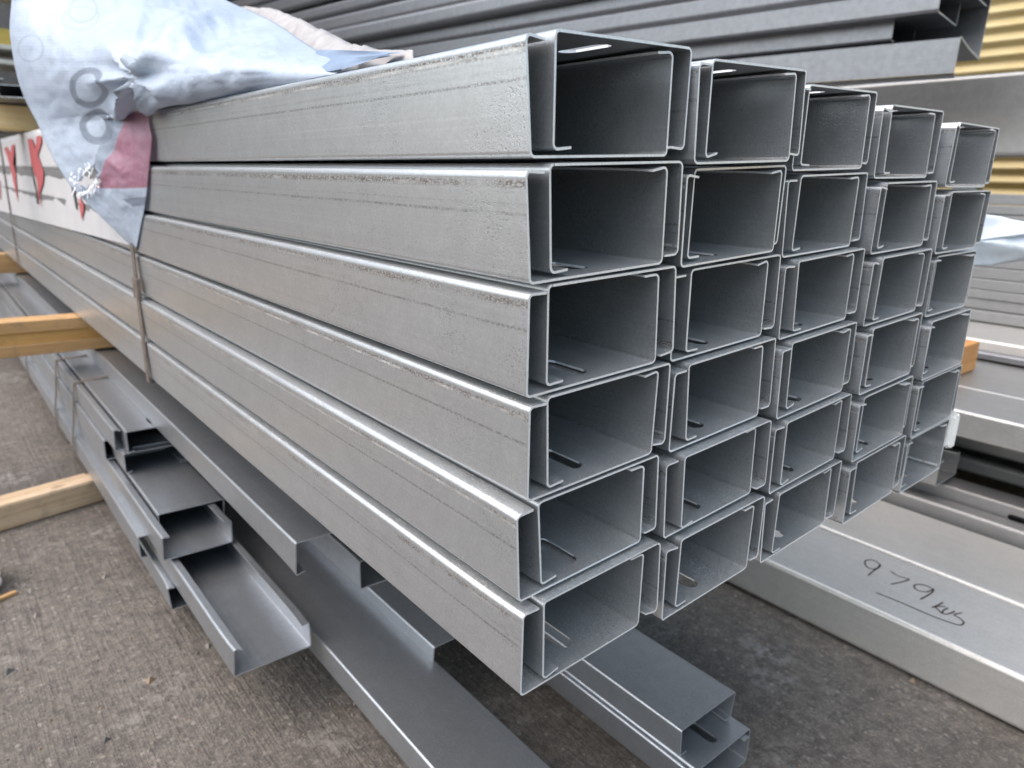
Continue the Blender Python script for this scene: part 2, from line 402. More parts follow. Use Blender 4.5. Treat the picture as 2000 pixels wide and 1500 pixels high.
# ------------------------------------------------------------------ timber bearers
def bearer(name, loc, size, mat, label, rot=0.0, group=None, seed=3):
    rg = random.Random(seed)
    o = bevel_box(name, (0, 0, 0), size, mat, None, .05, .012, rg)
    o.location = Vector(loc)*U; o.rotation_euler.z = rot
    return tag(o, label, 'timber', group)
t1 = thing('timber_beam', (-14, 23, -1.17), 'yellow timber beam with brown edge strips under the galvanised bundle', 'timber', 'timber bearers')
bevel_box('web', (0, .10, .38), (26, .92, .79), M['wood_yellow'], t1, .02)
bevel_box('top_flange', (0, 0, .78), (26, 1.02, 1.14), M['wood_edge'], t1, .035, .01, random.Random(2))
bevel_box('bottom_flange', (0, 0, 0), (26, 1.02, .39), M['wood_edge'], t1, .035, .01, random.Random(4))
bearer('timber_beam', (-14, 46, -1.17), (26, 1.0, 1.14), M['wood_edge'], 'far brown timber bearer under the bundle at the left edge of the picture', group='timber bearers', seed=5)
b2 = bearer('timber_beam', (-12, 18.2, G+.01), (20, .85, .82), M['wood_pale'], 'pale timber bearer lying on the concrete under the lower purlins', rot=math.atan2(.6, 2.65), group='timber bearers', seed=6)
bearer('timber_beam', (-7, 30, 6.16), (13, 1.2, .92), M['wood_cream'], 'cream timber lying on top of the wrapped bundle', group='timber bearers', seed=8)
bearer('timber_beam', (19.9, 3.95, -1.16), (5.7, 1.0, 1.08), M['wood_orange'], 'orange timber end sticking out to the right of the galvanised bundle', group='timber bearers', seed=9)

# ------------------------------------------------------------------ lower purlins on the ground
LW, LH = 1.56, .58
def low(loc, label, flip=False, **kw):
    k = dict(W=LW, H=LH, LIP=.17, r=.05, t=.022, mats=[M['low'], M['lowcut']], rng=rng, slot=False, L=60, jit=1.3,
             group='grey purlins stacked under the big bundle')
    k.update(kw)
    x, y, z = loc
    if flip: x += k['W']
    return purlin('grey_purlin', (x, y, z), flip=flip, label=label, **k)
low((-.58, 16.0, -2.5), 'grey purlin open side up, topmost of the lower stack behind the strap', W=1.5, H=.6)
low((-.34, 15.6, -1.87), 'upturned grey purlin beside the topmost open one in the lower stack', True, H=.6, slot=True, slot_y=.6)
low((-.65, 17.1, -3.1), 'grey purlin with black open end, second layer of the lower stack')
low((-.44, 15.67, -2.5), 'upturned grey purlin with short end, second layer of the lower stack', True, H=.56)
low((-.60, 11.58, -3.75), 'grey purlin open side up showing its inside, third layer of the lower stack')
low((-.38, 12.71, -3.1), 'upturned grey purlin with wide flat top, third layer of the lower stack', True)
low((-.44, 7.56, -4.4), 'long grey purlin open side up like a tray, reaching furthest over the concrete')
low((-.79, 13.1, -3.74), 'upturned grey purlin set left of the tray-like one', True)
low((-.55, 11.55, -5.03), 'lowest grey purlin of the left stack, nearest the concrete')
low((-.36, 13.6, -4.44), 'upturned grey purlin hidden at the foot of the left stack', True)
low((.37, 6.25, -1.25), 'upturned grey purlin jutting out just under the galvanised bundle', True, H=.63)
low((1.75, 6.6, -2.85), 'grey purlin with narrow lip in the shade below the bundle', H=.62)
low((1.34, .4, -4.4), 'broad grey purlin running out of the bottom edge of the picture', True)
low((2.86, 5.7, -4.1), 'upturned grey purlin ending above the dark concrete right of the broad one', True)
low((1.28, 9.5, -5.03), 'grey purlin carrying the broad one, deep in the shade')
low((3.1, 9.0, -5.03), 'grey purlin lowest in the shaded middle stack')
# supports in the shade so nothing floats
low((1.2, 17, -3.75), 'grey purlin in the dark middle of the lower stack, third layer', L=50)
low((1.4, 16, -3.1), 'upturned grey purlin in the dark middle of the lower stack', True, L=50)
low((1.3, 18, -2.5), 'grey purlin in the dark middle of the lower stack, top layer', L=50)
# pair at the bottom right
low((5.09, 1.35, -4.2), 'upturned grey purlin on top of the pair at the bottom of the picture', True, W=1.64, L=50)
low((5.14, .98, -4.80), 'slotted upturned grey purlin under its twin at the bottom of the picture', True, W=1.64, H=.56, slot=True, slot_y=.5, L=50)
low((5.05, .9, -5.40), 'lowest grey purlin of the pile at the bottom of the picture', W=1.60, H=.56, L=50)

# ------------------------------------------------------------------ right hand side
def big(loc, label, flip=True, W=3.12, H=1.22, mats=None, slot=False, LIP=.4, r=.12, L=60, group='wide purlins on the right', name='wide_purlin', **kw):
    x, y, z = loc
    if flip: x += W
    return purlin(name, (x, y, z), W=W, H=H, LIP=LIP, r=r, t=.035, L=L, flip=flip, mats=mats or [M['bright'], M['cut']], rng=rng, slot=slot,
                  jit=.3, label=label, group=group, **kw)
RA = big((12.41, -14, -4.62), 'wide bright purlin with 979kg written on its top', W=3.10)
big((15.60, -14, -4.62), 'wide bright purlin behind the one with writing', W=3.50)
for k, xx in enumerate((12.6, 15.8)):
    big((xx, -14, -5.86), ('lower wide purlin under the one with writing' if k == 0 else 'lower wide purlin under the plain bright one'), flip=False, W=2.8, H=.6)
STROKES = [[(14.71, 2.09), (14.8, 2.26), (14.66, 2.39), (14.46, 2.37), (14.27, 2.21), (14.32, 2.07), (14.52, 2.03), (14.72, 2.08), (14.58, 2.03), (14.22, 2.03), (13.85, 2.01)], [(14.57, 1.74), (14.49, 1.52), (14.55, 1.32), (14.52, 1.27), (14.24, 1.34), (13.9, 1.46)], [(14.58, 0.74), (14.57, 0.93), (14.44, 1.05), (14.28, 1.05), (14.17, 0.92), (14.26, 0.76), (14.46, 0.71), (14.58, 0.71), (14.43, 0.66), (14.13, 0.67), (13.78, 0.71)], [(14.11, 0.31), (13.86, 0.34), (13.63, 0.39)], [(13.95, 0.2), (13.84, 0.29), (13.73, 0.35), (13.64, 0.24), (13.55, 0.14)], [(13.94, 0.14), (13.69, 0.17), (13.57, 0.1), (13.73, 0.02), (13.92, -0.01)], [(14.0, -0.15), (13.74, -0.06), (13.7, -0.17), (13.61, -0.3), (13.48, -0.33), (13.36, -0.28), (13.31, -0.12), (13.25, 0.25), (13.24, 0.94), (13.2, 1.52)]]
def smooth_pts(p, n=5):
    out = []
    for i in range(len(p)-1):
        a, b_, c, d = p[max(0, i-1)], p[i], p[i+1], p[min(len(p)-1, i+2)]
        for k in range(n):
            s = k/n
            out.append(tuple(.5*(2*b_[j]+(c[j]-a[j])*s+(2*a[j]-5*b_[j]+4*c[j]-d[j])*s*s+(3*b_[j]-a[j]-3*c[j]+d[j])*s**3) for j in (0, 1)))
    out.append(p[-1]); return out
for st in STROKES:
    pts = smooth_pts(st); vs = []; fs = []
    for i, p in enumerate(pts):
        q0, q1 = Vector(pts[max(0, i-1)]), Vector(pts[min(len(pts)-1, i+1)])
        d = (q1-q0); d = d.normalized() if d.length > 1e-6 else Vector((1, 0)); n_ = Vector((-d.y, d.x))*(.021 if 0 < i < len(pts)-1 else .015)
        for sg in (1, -1):
            wx, wy = p[0]+n_.x*sg, p[1]+n_.y*sg
            vs.append((wx*U, wy*U, (-4.62+.006)*U))
    fs = [(2*i, 2*i+1, 2*i+3, 2*i+2) for i in range(len(pts)-1)]
    me = bpy.data.meshes.new('handwriting'); me.from_pydata(vs, [], fs)
    o = link('handwriting', me, None, M['ink'])
    o.parent = RA
    o.matrix_parent_inverse = (Matrix.Translation(RA.location) @ RA.rotation_euler.to_matrix().to_4x4()).inverted()
# bundles behind, right
W2 = [M['weathered'], M['darkcut']]; W3 = [M['pale'], M['darkcut']]
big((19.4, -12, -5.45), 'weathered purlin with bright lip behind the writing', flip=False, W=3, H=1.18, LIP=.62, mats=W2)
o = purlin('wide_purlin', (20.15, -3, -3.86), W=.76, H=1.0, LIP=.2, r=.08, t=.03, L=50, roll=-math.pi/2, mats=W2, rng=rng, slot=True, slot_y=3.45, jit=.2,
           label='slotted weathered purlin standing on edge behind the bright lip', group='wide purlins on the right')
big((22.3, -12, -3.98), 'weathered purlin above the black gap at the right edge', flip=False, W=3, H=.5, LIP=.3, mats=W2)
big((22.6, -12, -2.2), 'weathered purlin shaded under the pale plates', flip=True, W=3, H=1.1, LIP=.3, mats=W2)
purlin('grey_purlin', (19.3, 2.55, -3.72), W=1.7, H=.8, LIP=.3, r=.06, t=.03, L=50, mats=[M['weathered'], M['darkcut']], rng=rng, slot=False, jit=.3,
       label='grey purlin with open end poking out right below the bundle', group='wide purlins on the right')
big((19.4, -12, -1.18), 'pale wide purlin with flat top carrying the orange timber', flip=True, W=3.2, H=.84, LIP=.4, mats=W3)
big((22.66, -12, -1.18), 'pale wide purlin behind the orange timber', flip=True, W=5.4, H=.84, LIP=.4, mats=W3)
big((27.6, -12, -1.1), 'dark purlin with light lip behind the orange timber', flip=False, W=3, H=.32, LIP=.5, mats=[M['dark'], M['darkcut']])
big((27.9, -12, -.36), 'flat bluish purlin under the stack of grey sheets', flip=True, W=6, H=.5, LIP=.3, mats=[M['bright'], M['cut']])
sheets = []
zz = -.30
k = 0
while zz < 4.9:
    h = .40+.12*rng.random()
    o = bevel_box('steel_sheet_pack', (32.5+rng.uniform(-.12, .12), -14, zz), (38, 60, zz+h-.03), M['weathered'], None, .04)
    tag(o, 'grey flat sheet pack, %s from the bottom of the tall stack on the right' % ['first','second','third','fourth','fifth','sixth','seventh','eighth','ninth','tenth','eleventh','twelfth','thirteenth'][k], 'sheet pack', 'packs of grey sheets on the right')
    sheets.append(o); zz += h; k += 1
beam = purlin('wide_purlin', (34, -14, 10.4), W=3.55, H=1.3, LIP=.25, r=.22, t=.05, L=80, roll=-math.pi/2, mats=[M['pale'], M['darkcut']], rng=rng, slot=False, jit=.1,
              label='pale deep purlin spanning in front of the yellow corrugated wall', group='wide purlins on the right')
# steel post that carries the deep purlin
for y_, wh in ((40, 'farther'), (8, 'nearer')):
    pm = MB(); pm.box((34.5, y_, G), (35.5, y_+1, 6.8)); tag(pm.build('rack_post', [M['dark']]), wh+' steel post under the pale deep purlin', 'post', 'rack posts')
# yellow corrugated wall
def corrugated():
    vs = []; fs = []; n = 0; z = G
    prof = []
    pitch = .72
    while z < 15:
        for k in range(8):
            prof.append((42+.13*math.cos(2*math.pi*k/8), z+pitch*k/8))
        z += pitch
    for (x, zv) in prof: vs += [(x*U, -60*U, zv*U), (x*U, 160*U, zv*U)]
    for i in range(len(prof)-1): fs.append((2*i, 2*i+1, 2*i+3, 2*i+2))
    me = bpy.data.meshes.new('corrugated_wall'); me.from_pydata(vs, [], fs)
    me.polygons.foreach_set('use_smooth', [True]*len(fs))
    b = NB('yellow_cladding'); o = b.obj()
    n1 = b.noise(o, 120, 4, .7); n2 = b.noise(b.vm('MULTIPLY', o, (1, .6, 6)), 9, 3)
    c = b.mix(b.ramp(n2, .3, .7), (.44, .345, .155), (.54, .45, .25)); c = b.mix(b.ramp(n1, .5, .7, 0, .4), c, (.45, .29, .08))
    o = link('corrugated_wall', me, None, b.pbr(c, .5, .1, n1, .3, .001))
    tag(o, 'yellow corrugated metal wall at the far right', 'wall')
corrugated()

# ------------------------------------------------------------------ purlins stacked above, behind
YAW = R(7.0)
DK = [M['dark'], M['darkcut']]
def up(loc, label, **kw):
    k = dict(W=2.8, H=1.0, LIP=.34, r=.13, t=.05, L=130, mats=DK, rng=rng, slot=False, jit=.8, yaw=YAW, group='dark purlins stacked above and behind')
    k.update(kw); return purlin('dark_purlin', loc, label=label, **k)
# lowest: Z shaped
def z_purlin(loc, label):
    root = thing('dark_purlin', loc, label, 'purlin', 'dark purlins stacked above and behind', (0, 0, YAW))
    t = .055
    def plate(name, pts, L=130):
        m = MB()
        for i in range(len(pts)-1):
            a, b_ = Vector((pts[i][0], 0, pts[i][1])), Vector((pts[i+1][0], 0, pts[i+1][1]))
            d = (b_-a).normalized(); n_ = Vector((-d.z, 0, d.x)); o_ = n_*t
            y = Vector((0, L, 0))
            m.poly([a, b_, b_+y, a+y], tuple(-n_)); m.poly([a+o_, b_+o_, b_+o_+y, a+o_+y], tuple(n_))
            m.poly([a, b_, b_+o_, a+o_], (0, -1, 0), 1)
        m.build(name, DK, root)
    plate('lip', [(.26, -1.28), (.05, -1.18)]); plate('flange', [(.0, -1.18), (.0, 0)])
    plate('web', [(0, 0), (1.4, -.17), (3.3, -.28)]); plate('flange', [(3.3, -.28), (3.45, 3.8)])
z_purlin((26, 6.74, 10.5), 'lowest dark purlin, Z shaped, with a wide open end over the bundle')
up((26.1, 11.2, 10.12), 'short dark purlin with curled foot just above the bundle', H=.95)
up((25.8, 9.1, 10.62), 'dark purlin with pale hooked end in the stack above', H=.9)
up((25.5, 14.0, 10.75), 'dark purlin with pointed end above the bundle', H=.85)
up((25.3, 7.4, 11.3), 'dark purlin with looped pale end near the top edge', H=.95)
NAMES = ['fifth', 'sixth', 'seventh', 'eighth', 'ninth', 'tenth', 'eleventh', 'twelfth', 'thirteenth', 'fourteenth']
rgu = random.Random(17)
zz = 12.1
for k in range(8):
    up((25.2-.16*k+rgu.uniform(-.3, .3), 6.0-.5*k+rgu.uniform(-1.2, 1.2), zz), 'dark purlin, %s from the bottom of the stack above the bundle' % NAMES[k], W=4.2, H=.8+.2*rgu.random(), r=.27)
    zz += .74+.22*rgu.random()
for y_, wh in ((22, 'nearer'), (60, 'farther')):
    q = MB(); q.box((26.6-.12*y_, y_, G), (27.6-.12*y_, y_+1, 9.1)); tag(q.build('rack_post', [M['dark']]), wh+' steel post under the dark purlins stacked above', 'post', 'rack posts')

# ------------------------------------------------------------------ steel straps
def strap(name, pts, width, label, closed=False, thick=.03, y_axis=True):
    """flat band following points; band width lies along Y"""
    vs = []; fs = []; P = [Vector(p) for p in pts]; n = len(P)
    cen = sum(P, Vector())/n
    for i, p in enumerate(P):
        out = Vector((p.x-cen.x, 0, p.z-cen.z)).normalized()*thick
        for dy, of in ((-width/2, 0), (width/2, 0), (width/2, 1), (-width/2, 1)):
            q = p+Vector((0, dy, 0))+out*of; vs.append(tuple(q*U))
    m = n if closed else n-1
    for i in range(m):
        j = (i+1) % n
        for k in range(4):
            l = (k+1) % 4; fs.append((4*i+k, 4*i+l, 4*j+l, 4*j+k))
    me = bpy.data.meshes.new(name); me.from_pydata(vs, [], fs)
    return tag(link(name, me, None, M['strap']), label, 'strap', 'steel straps round the bundles')
st1 = strap('steel_strap', [(-.08, 13.7, 3.4), (-.08, 13.66, 2.0), (-.08, 13.62, 1), (-.08, 13.55, -.03), (5, 13.5, -.04), (10.5, 13.5, .3), (10.6, 13.5, 6.1), (5, 13.6, 6.14), (-.05, 13.7, 6.05)], .26,
      'brown steel strap round the galvanised bundle, below the tip of the plastic', True)
bevel_box('seal', (-.15, 13.42, 1.95), (-.06, 13.86, 2.42), M['strap'], st1, .02)
strap('steel_strap', [(-.09, 38.9, 6.0), (-.09, 38.9, 3), (-.09, 39, 0), (10.4, 39, -.03), (10.6, 39, 6.25), (5, 39, 6.3), (-.09, 38.9, 6.15)], .3,
      'thin steel strap across the white printed wrap', True)

# ------------------------------------------------------------------ plastic sheets
GRID = [
[(-0.07,13.9,3.11,0.514,0.964),(-0.07,13.86,3.11,0.515,0.964),(-0.07,13.83,3.11,0.517,0.965),(-0.07,13.79,3.11,0.518,0.965),(-0.07,13.75,3.11,0.519,0.965),(-0.07,13.72,3.11,0.52,0.965),(-0.07,13.68,3.12,0.522,0.966),(-0.07,13.64,3.12,0.523,0.966),(-0.07,13.61,3.12,0.524,0.966),(-0.07,13.57,3.12,0.526,0.967),(-0.08,13.53,3.12,0.527,0.967),(-0.08,13.5,3.12,0.528,0.967),(-0.08,13.46,3.12,0.529,0.967),(-0.08,13.43,3.13,0.531,0.968),(-0.08,13.39,3.13,0.532,0.968)],
[(-0.2,14.06,3.3,0.478,0.93),(-0.19,13.99,3.3,0.483,0.93),(-0.19,13.92,3.3,0.487,0.93),(-0.18,13.84,3.31,0.491,0.93),(-0.17,13.77,3.31,0.496,0.93),(-0.16,13.7,3.32,0.5,0.93),(-0.15,13.63,3.32,0.505,0.931),(-0.14,13.56,3.33,0.509,0.931),(-0.14,13.49,3.33,0.513,0.931),(-0.13,13.42,3.34,0.518,0.931),(-0.12,13.36,3.34,0.522,0.931),(-0.11,13.29,3.34,0.526,0.931),(-0.1,13.22,3.35,0.531,0.931),(-0.09,13.15,3.35,0.535,0.932),(-0.09,13.09,3.36,0.54,0.932)],
[(-0.38,14.29,3.55,0.43,0.884),(-0.36,14.17,3.56,0.439,0.884),(-0.34,14.04,3.56,0.447,0.883),(-0.32,13.93,3.57,0.456,0.883),(-0.3,13.81,3.58,0.464,0.883),(-0.28,13.69,3.59,0.473,0.883),(-0.26,13.58,3.6,0.481,0.883),(-0.23,13.46,3.6,0.49,0.883),(-0.21,13.35,3.61,0.498,0.883),(-0.19,13.24,3.62,0.507,0.883),(-0.17,13.12,3.63,0.516,0.883),(-0.15,13.01,3.63,0.524,0.882),(-0.13,12.9,3.64,0.533,0.882),(-0.12,12.8,3.65,0.541,0.882),(-0.1,12.69,3.66,0.55,0.882)],
[(-0.51,14.51,3.74,0.394,0.848),(-0.48,14.34,3.75,0.406,0.848),(-0.45,14.18,3.76,0.417,0.847),(-0.42,14.02,3.77,0.429,0.847),(-0.39,13.86,3.78,0.441,0.846),(-0.36,13.7,3.8,0.452,0.846),(-0.33,13.55,3.81,0.464,0.845),(-0.3,13.4,3.82,0.476,0.845),(-0.27,13.25,3.83,0.488,0.844),(-0.24,13.1,3.84,0.499,0.844),(-0.21,12.95,3.85,0.511,0.843),(-0.19,12.8,3.86,0.523,0.843),(-0.16,12.66,3.87,0.534,0.842),(-0.13,12.52,3.88,0.546,0.842),(-0.1,12.38,3.89,0.558,0.841)],
[(-0.59,14.74,3.88,0.367,0.822),(-0.56,14.53,3.89,0.381,0.821),(-0.52,14.33,3.91,0.395,0.82),(-0.48,14.13,3.93,0.409,0.819),(-0.45,13.93,3.94,0.423,0.818),(-0.41,13.74,3.96,0.437,0.816),(-0.38,13.55,3.97,0.452,0.815),(-0.34,13.36,3.99,0.466,0.814),(-0.31,13.17,4,0.48,0.813),(-0.27,12.99,4.02,0.494,0.812),(-0.24,12.81,4.03,0.508,0.811),(-0.21,12.63,4.04,0.522,0.81),(-0.18,12.46,4.06,0.536,0.809),(-0.14,12.29,4.07,0.55,0.808),(-0.11,12.12,4.08,0.564,0.807)],
[(-0.67,15,4.03,0.34,0.794),(-0.63,14.75,4.05,0.356,0.792),(-0.59,14.5,4.07,0.373,0.791),(-0.54,14.26,4.09,0.389,0.789),(-0.5,14.03,4.11,0.406,0.787),(-0.46,13.79,4.13,0.422,0.785),(-0.42,13.57,4.14,0.439,0.784),(-0.38,13.34,4.16,0.455,0.782),(-0.34,13.12,4.18,0.471,0.78),(-0.3,12.91,4.2,0.488,0.779),(-0.26,12.7,4.21,0.504,0.777),(-0.23,12.49,4.23,0.521,0.775),(-0.19,12.28,4.25,0.537,0.773),(-0.15,12.08,4.26,0.554,0.772),(-0.12,11.89,4.28,0.57,0.77)],
[(-0.77,15.3,4.21,0.308,0.76),(-0.72,15.01,4.23,0.327,0.758),(-0.67,14.72,4.26,0.346,0.756),(-0.61,14.43,4.28,0.365,0.753),(-0.56,14.15,4.3,0.384,0.751),(-0.52,13.88,4.32,0.403,0.749),(-0.47,13.62,4.34,0.422,0.746),(-0.42,13.36,4.36,0.441,0.744),(-0.38,13.1,4.39,0.461,0.742),(-0.33,12.85,4.4,0.48,0.739),(-0.29,12.61,4.42,0.499,0.737),(-0.25,12.37,4.44,0.518,0.735),(-0.2,12.14,4.46,0.537,0.733),(-0.16,11.91,4.48,0.556,0.73),(-0.12,11.69,4.5,0.575,0.728)],
[(-0.87,15.64,4.41,0.275,0.723),(-0.8,15.29,4.44,0.297,0.72),(-0.74,14.95,4.47,0.318,0.717),(-0.68,14.62,4.49,0.34,0.715),(-0.63,14.3,4.51,0.362,0.712),(-0.57,13.99,4.54,0.384,0.709),(-0.52,13.69,4.56,0.406,0.706),(-0.46,13.39,4.58,0.427,0.703),(-0.41,13.1,4.6,0.449,0.7),(-0.36,12.82,4.62,0.471,0.697),(-0.31,12.55,4.64,0.493,0.694),(-0.26,12.28,4.66,0.514,0.692),(-0.21,12.01,4.68,0.536,0.689),(-0.17,11.76,4.7,0.558,0.686),(-0.12,11.51,4.72,0.58,0.683)],
[(-0.94,15.96,4.64,0.247,0.684),(-0.87,15.57,4.66,0.271,0.681),(-0.8,15.18,4.69,0.295,0.677),(-0.74,14.81,4.71,0.319,0.674),(-0.67,14.45,4.74,0.343,0.671),(-0.61,14.1,4.76,0.367,0.667),(-0.55,13.76,4.78,0.391,0.664),(-0.49,13.43,4.81,0.415,0.66),(-0.43,13.1,4.83,0.44,0.657),(-0.38,12.79,4.85,0.464,0.654),(-0.32,12.48,4.87,0.488,0.65),(-0.27,12.19,4.89,0.512,0.647),(-0.22,11.9,4.91,0.536,0.644),(-0.17,11.62,4.93,0.56,0.64),(-0.12,11.34,4.95,0.584,0.637)],
[(-1,16.29,4.88,0.222,0.643),(-0.92,15.84,4.9,0.248,0.639),(-0.84,15.41,4.93,0.275,0.635),(-0.77,15,4.95,0.301,0.631),(-0.7,14.59,4.97,0.327,0.627),(-0.63,14.2,5,0.353,0.623),(-0.57,13.83,5.02,0.379,0.62),(-0.51,13.46,5.04,0.406,0.616),(-0.44,13.11,5.06,0.432,0.612),(-0.38,12.76,5.08,0.458,0.608),(-0.33,12.43,5.1,0.484,0.604),(-0.27,12.1,5.12,0.511,0.601),(-0.22,11.79,5.14,0.537,0.597),(-0.16,11.48,5.15,0.563,0.593),(-0.11,11.19,5.17,0.589,0.589)],
[(-1.04,16.6,5.13,0.2,0.6),(-0.96,16.11,5.15,0.228,0.596),(-0.88,15.63,5.17,0.256,0.591),(-0.8,15.18,5.2,0.284,0.587),(-0.72,14.74,5.22,0.313,0.583),(-0.65,14.31,5.24,0.341,0.579),(-0.58,13.9,5.26,0.369,0.574),(-0.51,13.5,5.28,0.397,0.57),(-0.45,13.12,5.3,0.425,0.566),(-0.39,12.74,5.32,0.453,0.561),(-0.33,12.38,5.33,0.481,0.557),(-0.27,12.04,5.35,0.51,0.553),(-0.21,11.7,5.37,0.538,0.549),(-0.15,11.37,5.38,0.566,0.544),(-0.1,11.05,5.4,0.594,0.54)],
[(-1.08,16.91,5.39,0.18,0.556),(-0.99,16.39,5.41,0.209,0.551),(-0.9,15.9,5.44,0.238,0.546),(-0.82,15.42,5.46,0.266,0.541),(-0.74,14.97,5.48,0.295,0.535),(-0.67,14.52,5.5,0.324,0.53),(-0.59,14.1,5.52,0.353,0.525),(-0.52,13.69,5.54,0.382,0.52),(-0.45,13.29,5.56,0.411,0.515),(-0.39,12.9,5.58,0.44,0.51),(-0.32,12.53,5.6,0.469,0.505),(-0.26,12.17,5.61,0.498,0.5),(-0.2,11.82,5.63,0.527,0.495),(-0.15,11.49,5.64,0.556,0.49),(-0.09,11.16,5.66,0.585,0.485)],
[(-1.11,17.19,5.66,0.161,0.512),(-1.01,16.64,5.68,0.191,0.506),(-0.92,16.12,5.7,0.222,0.5),(-0.84,15.61,5.72,0.252,0.495),(-0.75,15.13,5.74,0.282,0.489),(-0.67,14.66,5.76,0.313,0.483),(-0.6,14.21,5.78,0.343,0.477),(-0.52,13.78,5.8,0.373,0.472),(-0.45,13.36,5.81,0.404,0.466),(-0.38,12.96,5.83,0.434,0.46),(-0.32,12.57,5.85,0.464,0.455),(-0.25,12.2,5.86,0.495,0.449),(-0.19,11.83,5.88,0.525,0.443),(-0.13,11.48,5.89,0.555,0.438),(-0.07,11.14,5.9,0.586,0.432)],
[(-1.15,17.39,5.88,0.143,0.475),(-1.04,16.71,5.89,0.179,0.469),(-0.94,16.06,5.9,0.215,0.464),(-0.84,15.45,5.91,0.251,0.459),(-0.75,14.86,5.92,0.287,0.453),(-0.66,14.3,5.93,0.323,0.448),(-0.58,13.76,5.94,0.359,0.442),(-0.5,13.25,5.95,0.395,0.437),(-0.42,12.76,5.96,0.431,0.432),(-0.35,12.29,5.97,0.467,0.426),(-0.28,11.84,5.97,0.503,0.421),(-0.21,11.41,5.98,0.539,0.415),(-0.14,10.99,5.99,0.575,0.41),(-0.08,10.59,5.99,0.611,0.405),(-0.02,10.21,6,0.647,0.399)],
[(-1.2,17.52,6.06,0.127,0.444),(-1.07,16.6,6.05,0.173,0.44),(-0.95,15.75,6.04,0.219,0.436),(-0.84,14.95,6.03,0.265,0.432),(-0.73,14.19,6.02,0.311,0.428),(-0.63,13.49,6.01,0.356,0.424),(-0.54,12.82,6.01,0.402,0.42),(-0.45,12.19,6,0.448,0.416),(-0.37,11.6,5.99,0.494,0.412),(-0.29,11.04,5.99,0.539,0.408),(-0.21,10.5,5.98,0.585,0.404),(-0.14,10,5.97,0.631,0.4),(-0.08,9.52,5.97,0.677,0.396),(-0.01,9.06,5.96,0.723,0.392),(0.05,8.63,5.96,0.768,0.388)],
[(-1.25,17.6,6.24,0.112,0.414),(-1.09,16.43,6.21,0.168,0.411),(-0.96,15.36,6.17,0.225,0.409),(-0.83,14.38,6.14,0.281,0.406),(-0.71,13.47,6.11,0.337,0.403),(-0.6,12.63,6.09,0.393,0.4),(-0.5,11.85,6.06,0.45,0.398),(-0.41,11.12,6.04,0.506,0.395),(-0.32,10.45,6.02,0.562,0.392),(-0.24,9.81,6,0.619,0.39),(-0.16,9.22,5.98,0.675,0.387),(-0.09,8.66,5.96,0.731,0.384),(-0.02,8.13,5.94,0.787,0.381),(0.04,7.64,5.93,0.844,0.379),(0.1,7.17,5.91,0.9,0.376)],
[(-1.3,17.63,6.44,0.097,0.38),(-1.13,16.22,6.37,0.163,0.378),(-0.97,14.94,6.32,0.23,0.376),(-0.83,13.79,6.27,0.296,0.374),(-0.71,12.75,6.22,0.363,0.372),(-0.59,11.79,6.18,0.429,0.37),(-0.49,10.92,6.14,0.496,0.368),(-0.39,10.12,6.1,0.562,0.366),(-0.3,9.37,6.07,0.629,0.364),(-0.22,8.69,6.04,0.695,0.362),(-0.14,8.05,6.01,0.762,0.36),(-0.07,7.46,5.98,0.828,0.358),(-0,6.91,5.96,0.894,0.356),(0.06,6.39,5.93,0.961,0.354),(0.12,5.91,5.91,1.027,0.351)],
[(-1.35,17.62,6.64,0.082,0.345),(-1.16,15.97,6.55,0.159,0.343),(-0.99,14.52,6.46,0.235,0.342),(-0.84,13.23,6.39,0.311,0.34),(-0.71,12.07,6.33,0.388,0.339),(-0.59,11.03,6.27,0.464,0.337),(-0.48,10.09,6.21,0.54,0.336),(-0.38,9.23,6.17,0.616,0.334),(-0.29,8.44,6.12,0.693,0.333),(-0.2,7.73,6.08,0.769,0.331),(-0.13,7.06,6.04,0.845,0.33),(-0.06,6.45,6.01,0.922,0.328),(0.01,5.89,5.98,0.998,0.327),(0.07,5.36,5.95,1.074,0.325),(0.13,4.87,5.92,1.15,0.324)],
[(-1.39,17.57,6.86,0.07,0.306),(-1.18,15.79,6.73,0.154,0.306),(-1,14.23,6.63,0.238,0.305),(-0.84,12.86,6.53,0.321,0.305),(-0.7,11.64,6.45,0.405,0.305),(-0.57,10.55,6.37,0.489,0.305),(-0.46,9.57,6.3,0.572,0.305),(-0.35,8.68,6.24,0.656,0.304),(-0.26,7.88,6.19,0.74,0.304),(-0.18,7.14,6.14,0.824,0.304),(-0.1,6.47,6.09,0.907,0.304),(-0.03,5.85,6.05,0.991,0.303),(0.04,5.28,6.01,1.075,0.303),(0.1,4.75,5.97,1.158,0.303),(0.16,4.26,5.94,1.242,0.303)],
[(-1.42,17.49,7.09,0.06,0.263),(-1.2,15.64,6.94,0.15,0.265),(-1,14.03,6.8,0.239,0.266),(-0.83,12.61,6.68,0.328,0.268),(-0.68,11.36,6.58,0.417,0.27),(-0.55,10.25,6.49,0.506,0.272),(-0.43,9.25,6.4,0.595,0.274),(-0.32,8.35,6.33,0.685,0.276),(-0.23,7.54,6.26,0.774,0.277),(-0.14,6.8,6.2,0.863,0.279),(-0.06,6.12,6.14,0.952,0.281),(0.02,5.5,6.09,1.041,0.283),(0.09,4.92,6.04,1.131,0.285),(0.15,4.39,5.99,1.22,0.286),(0.21,3.9,5.95,1.309,0.288)],
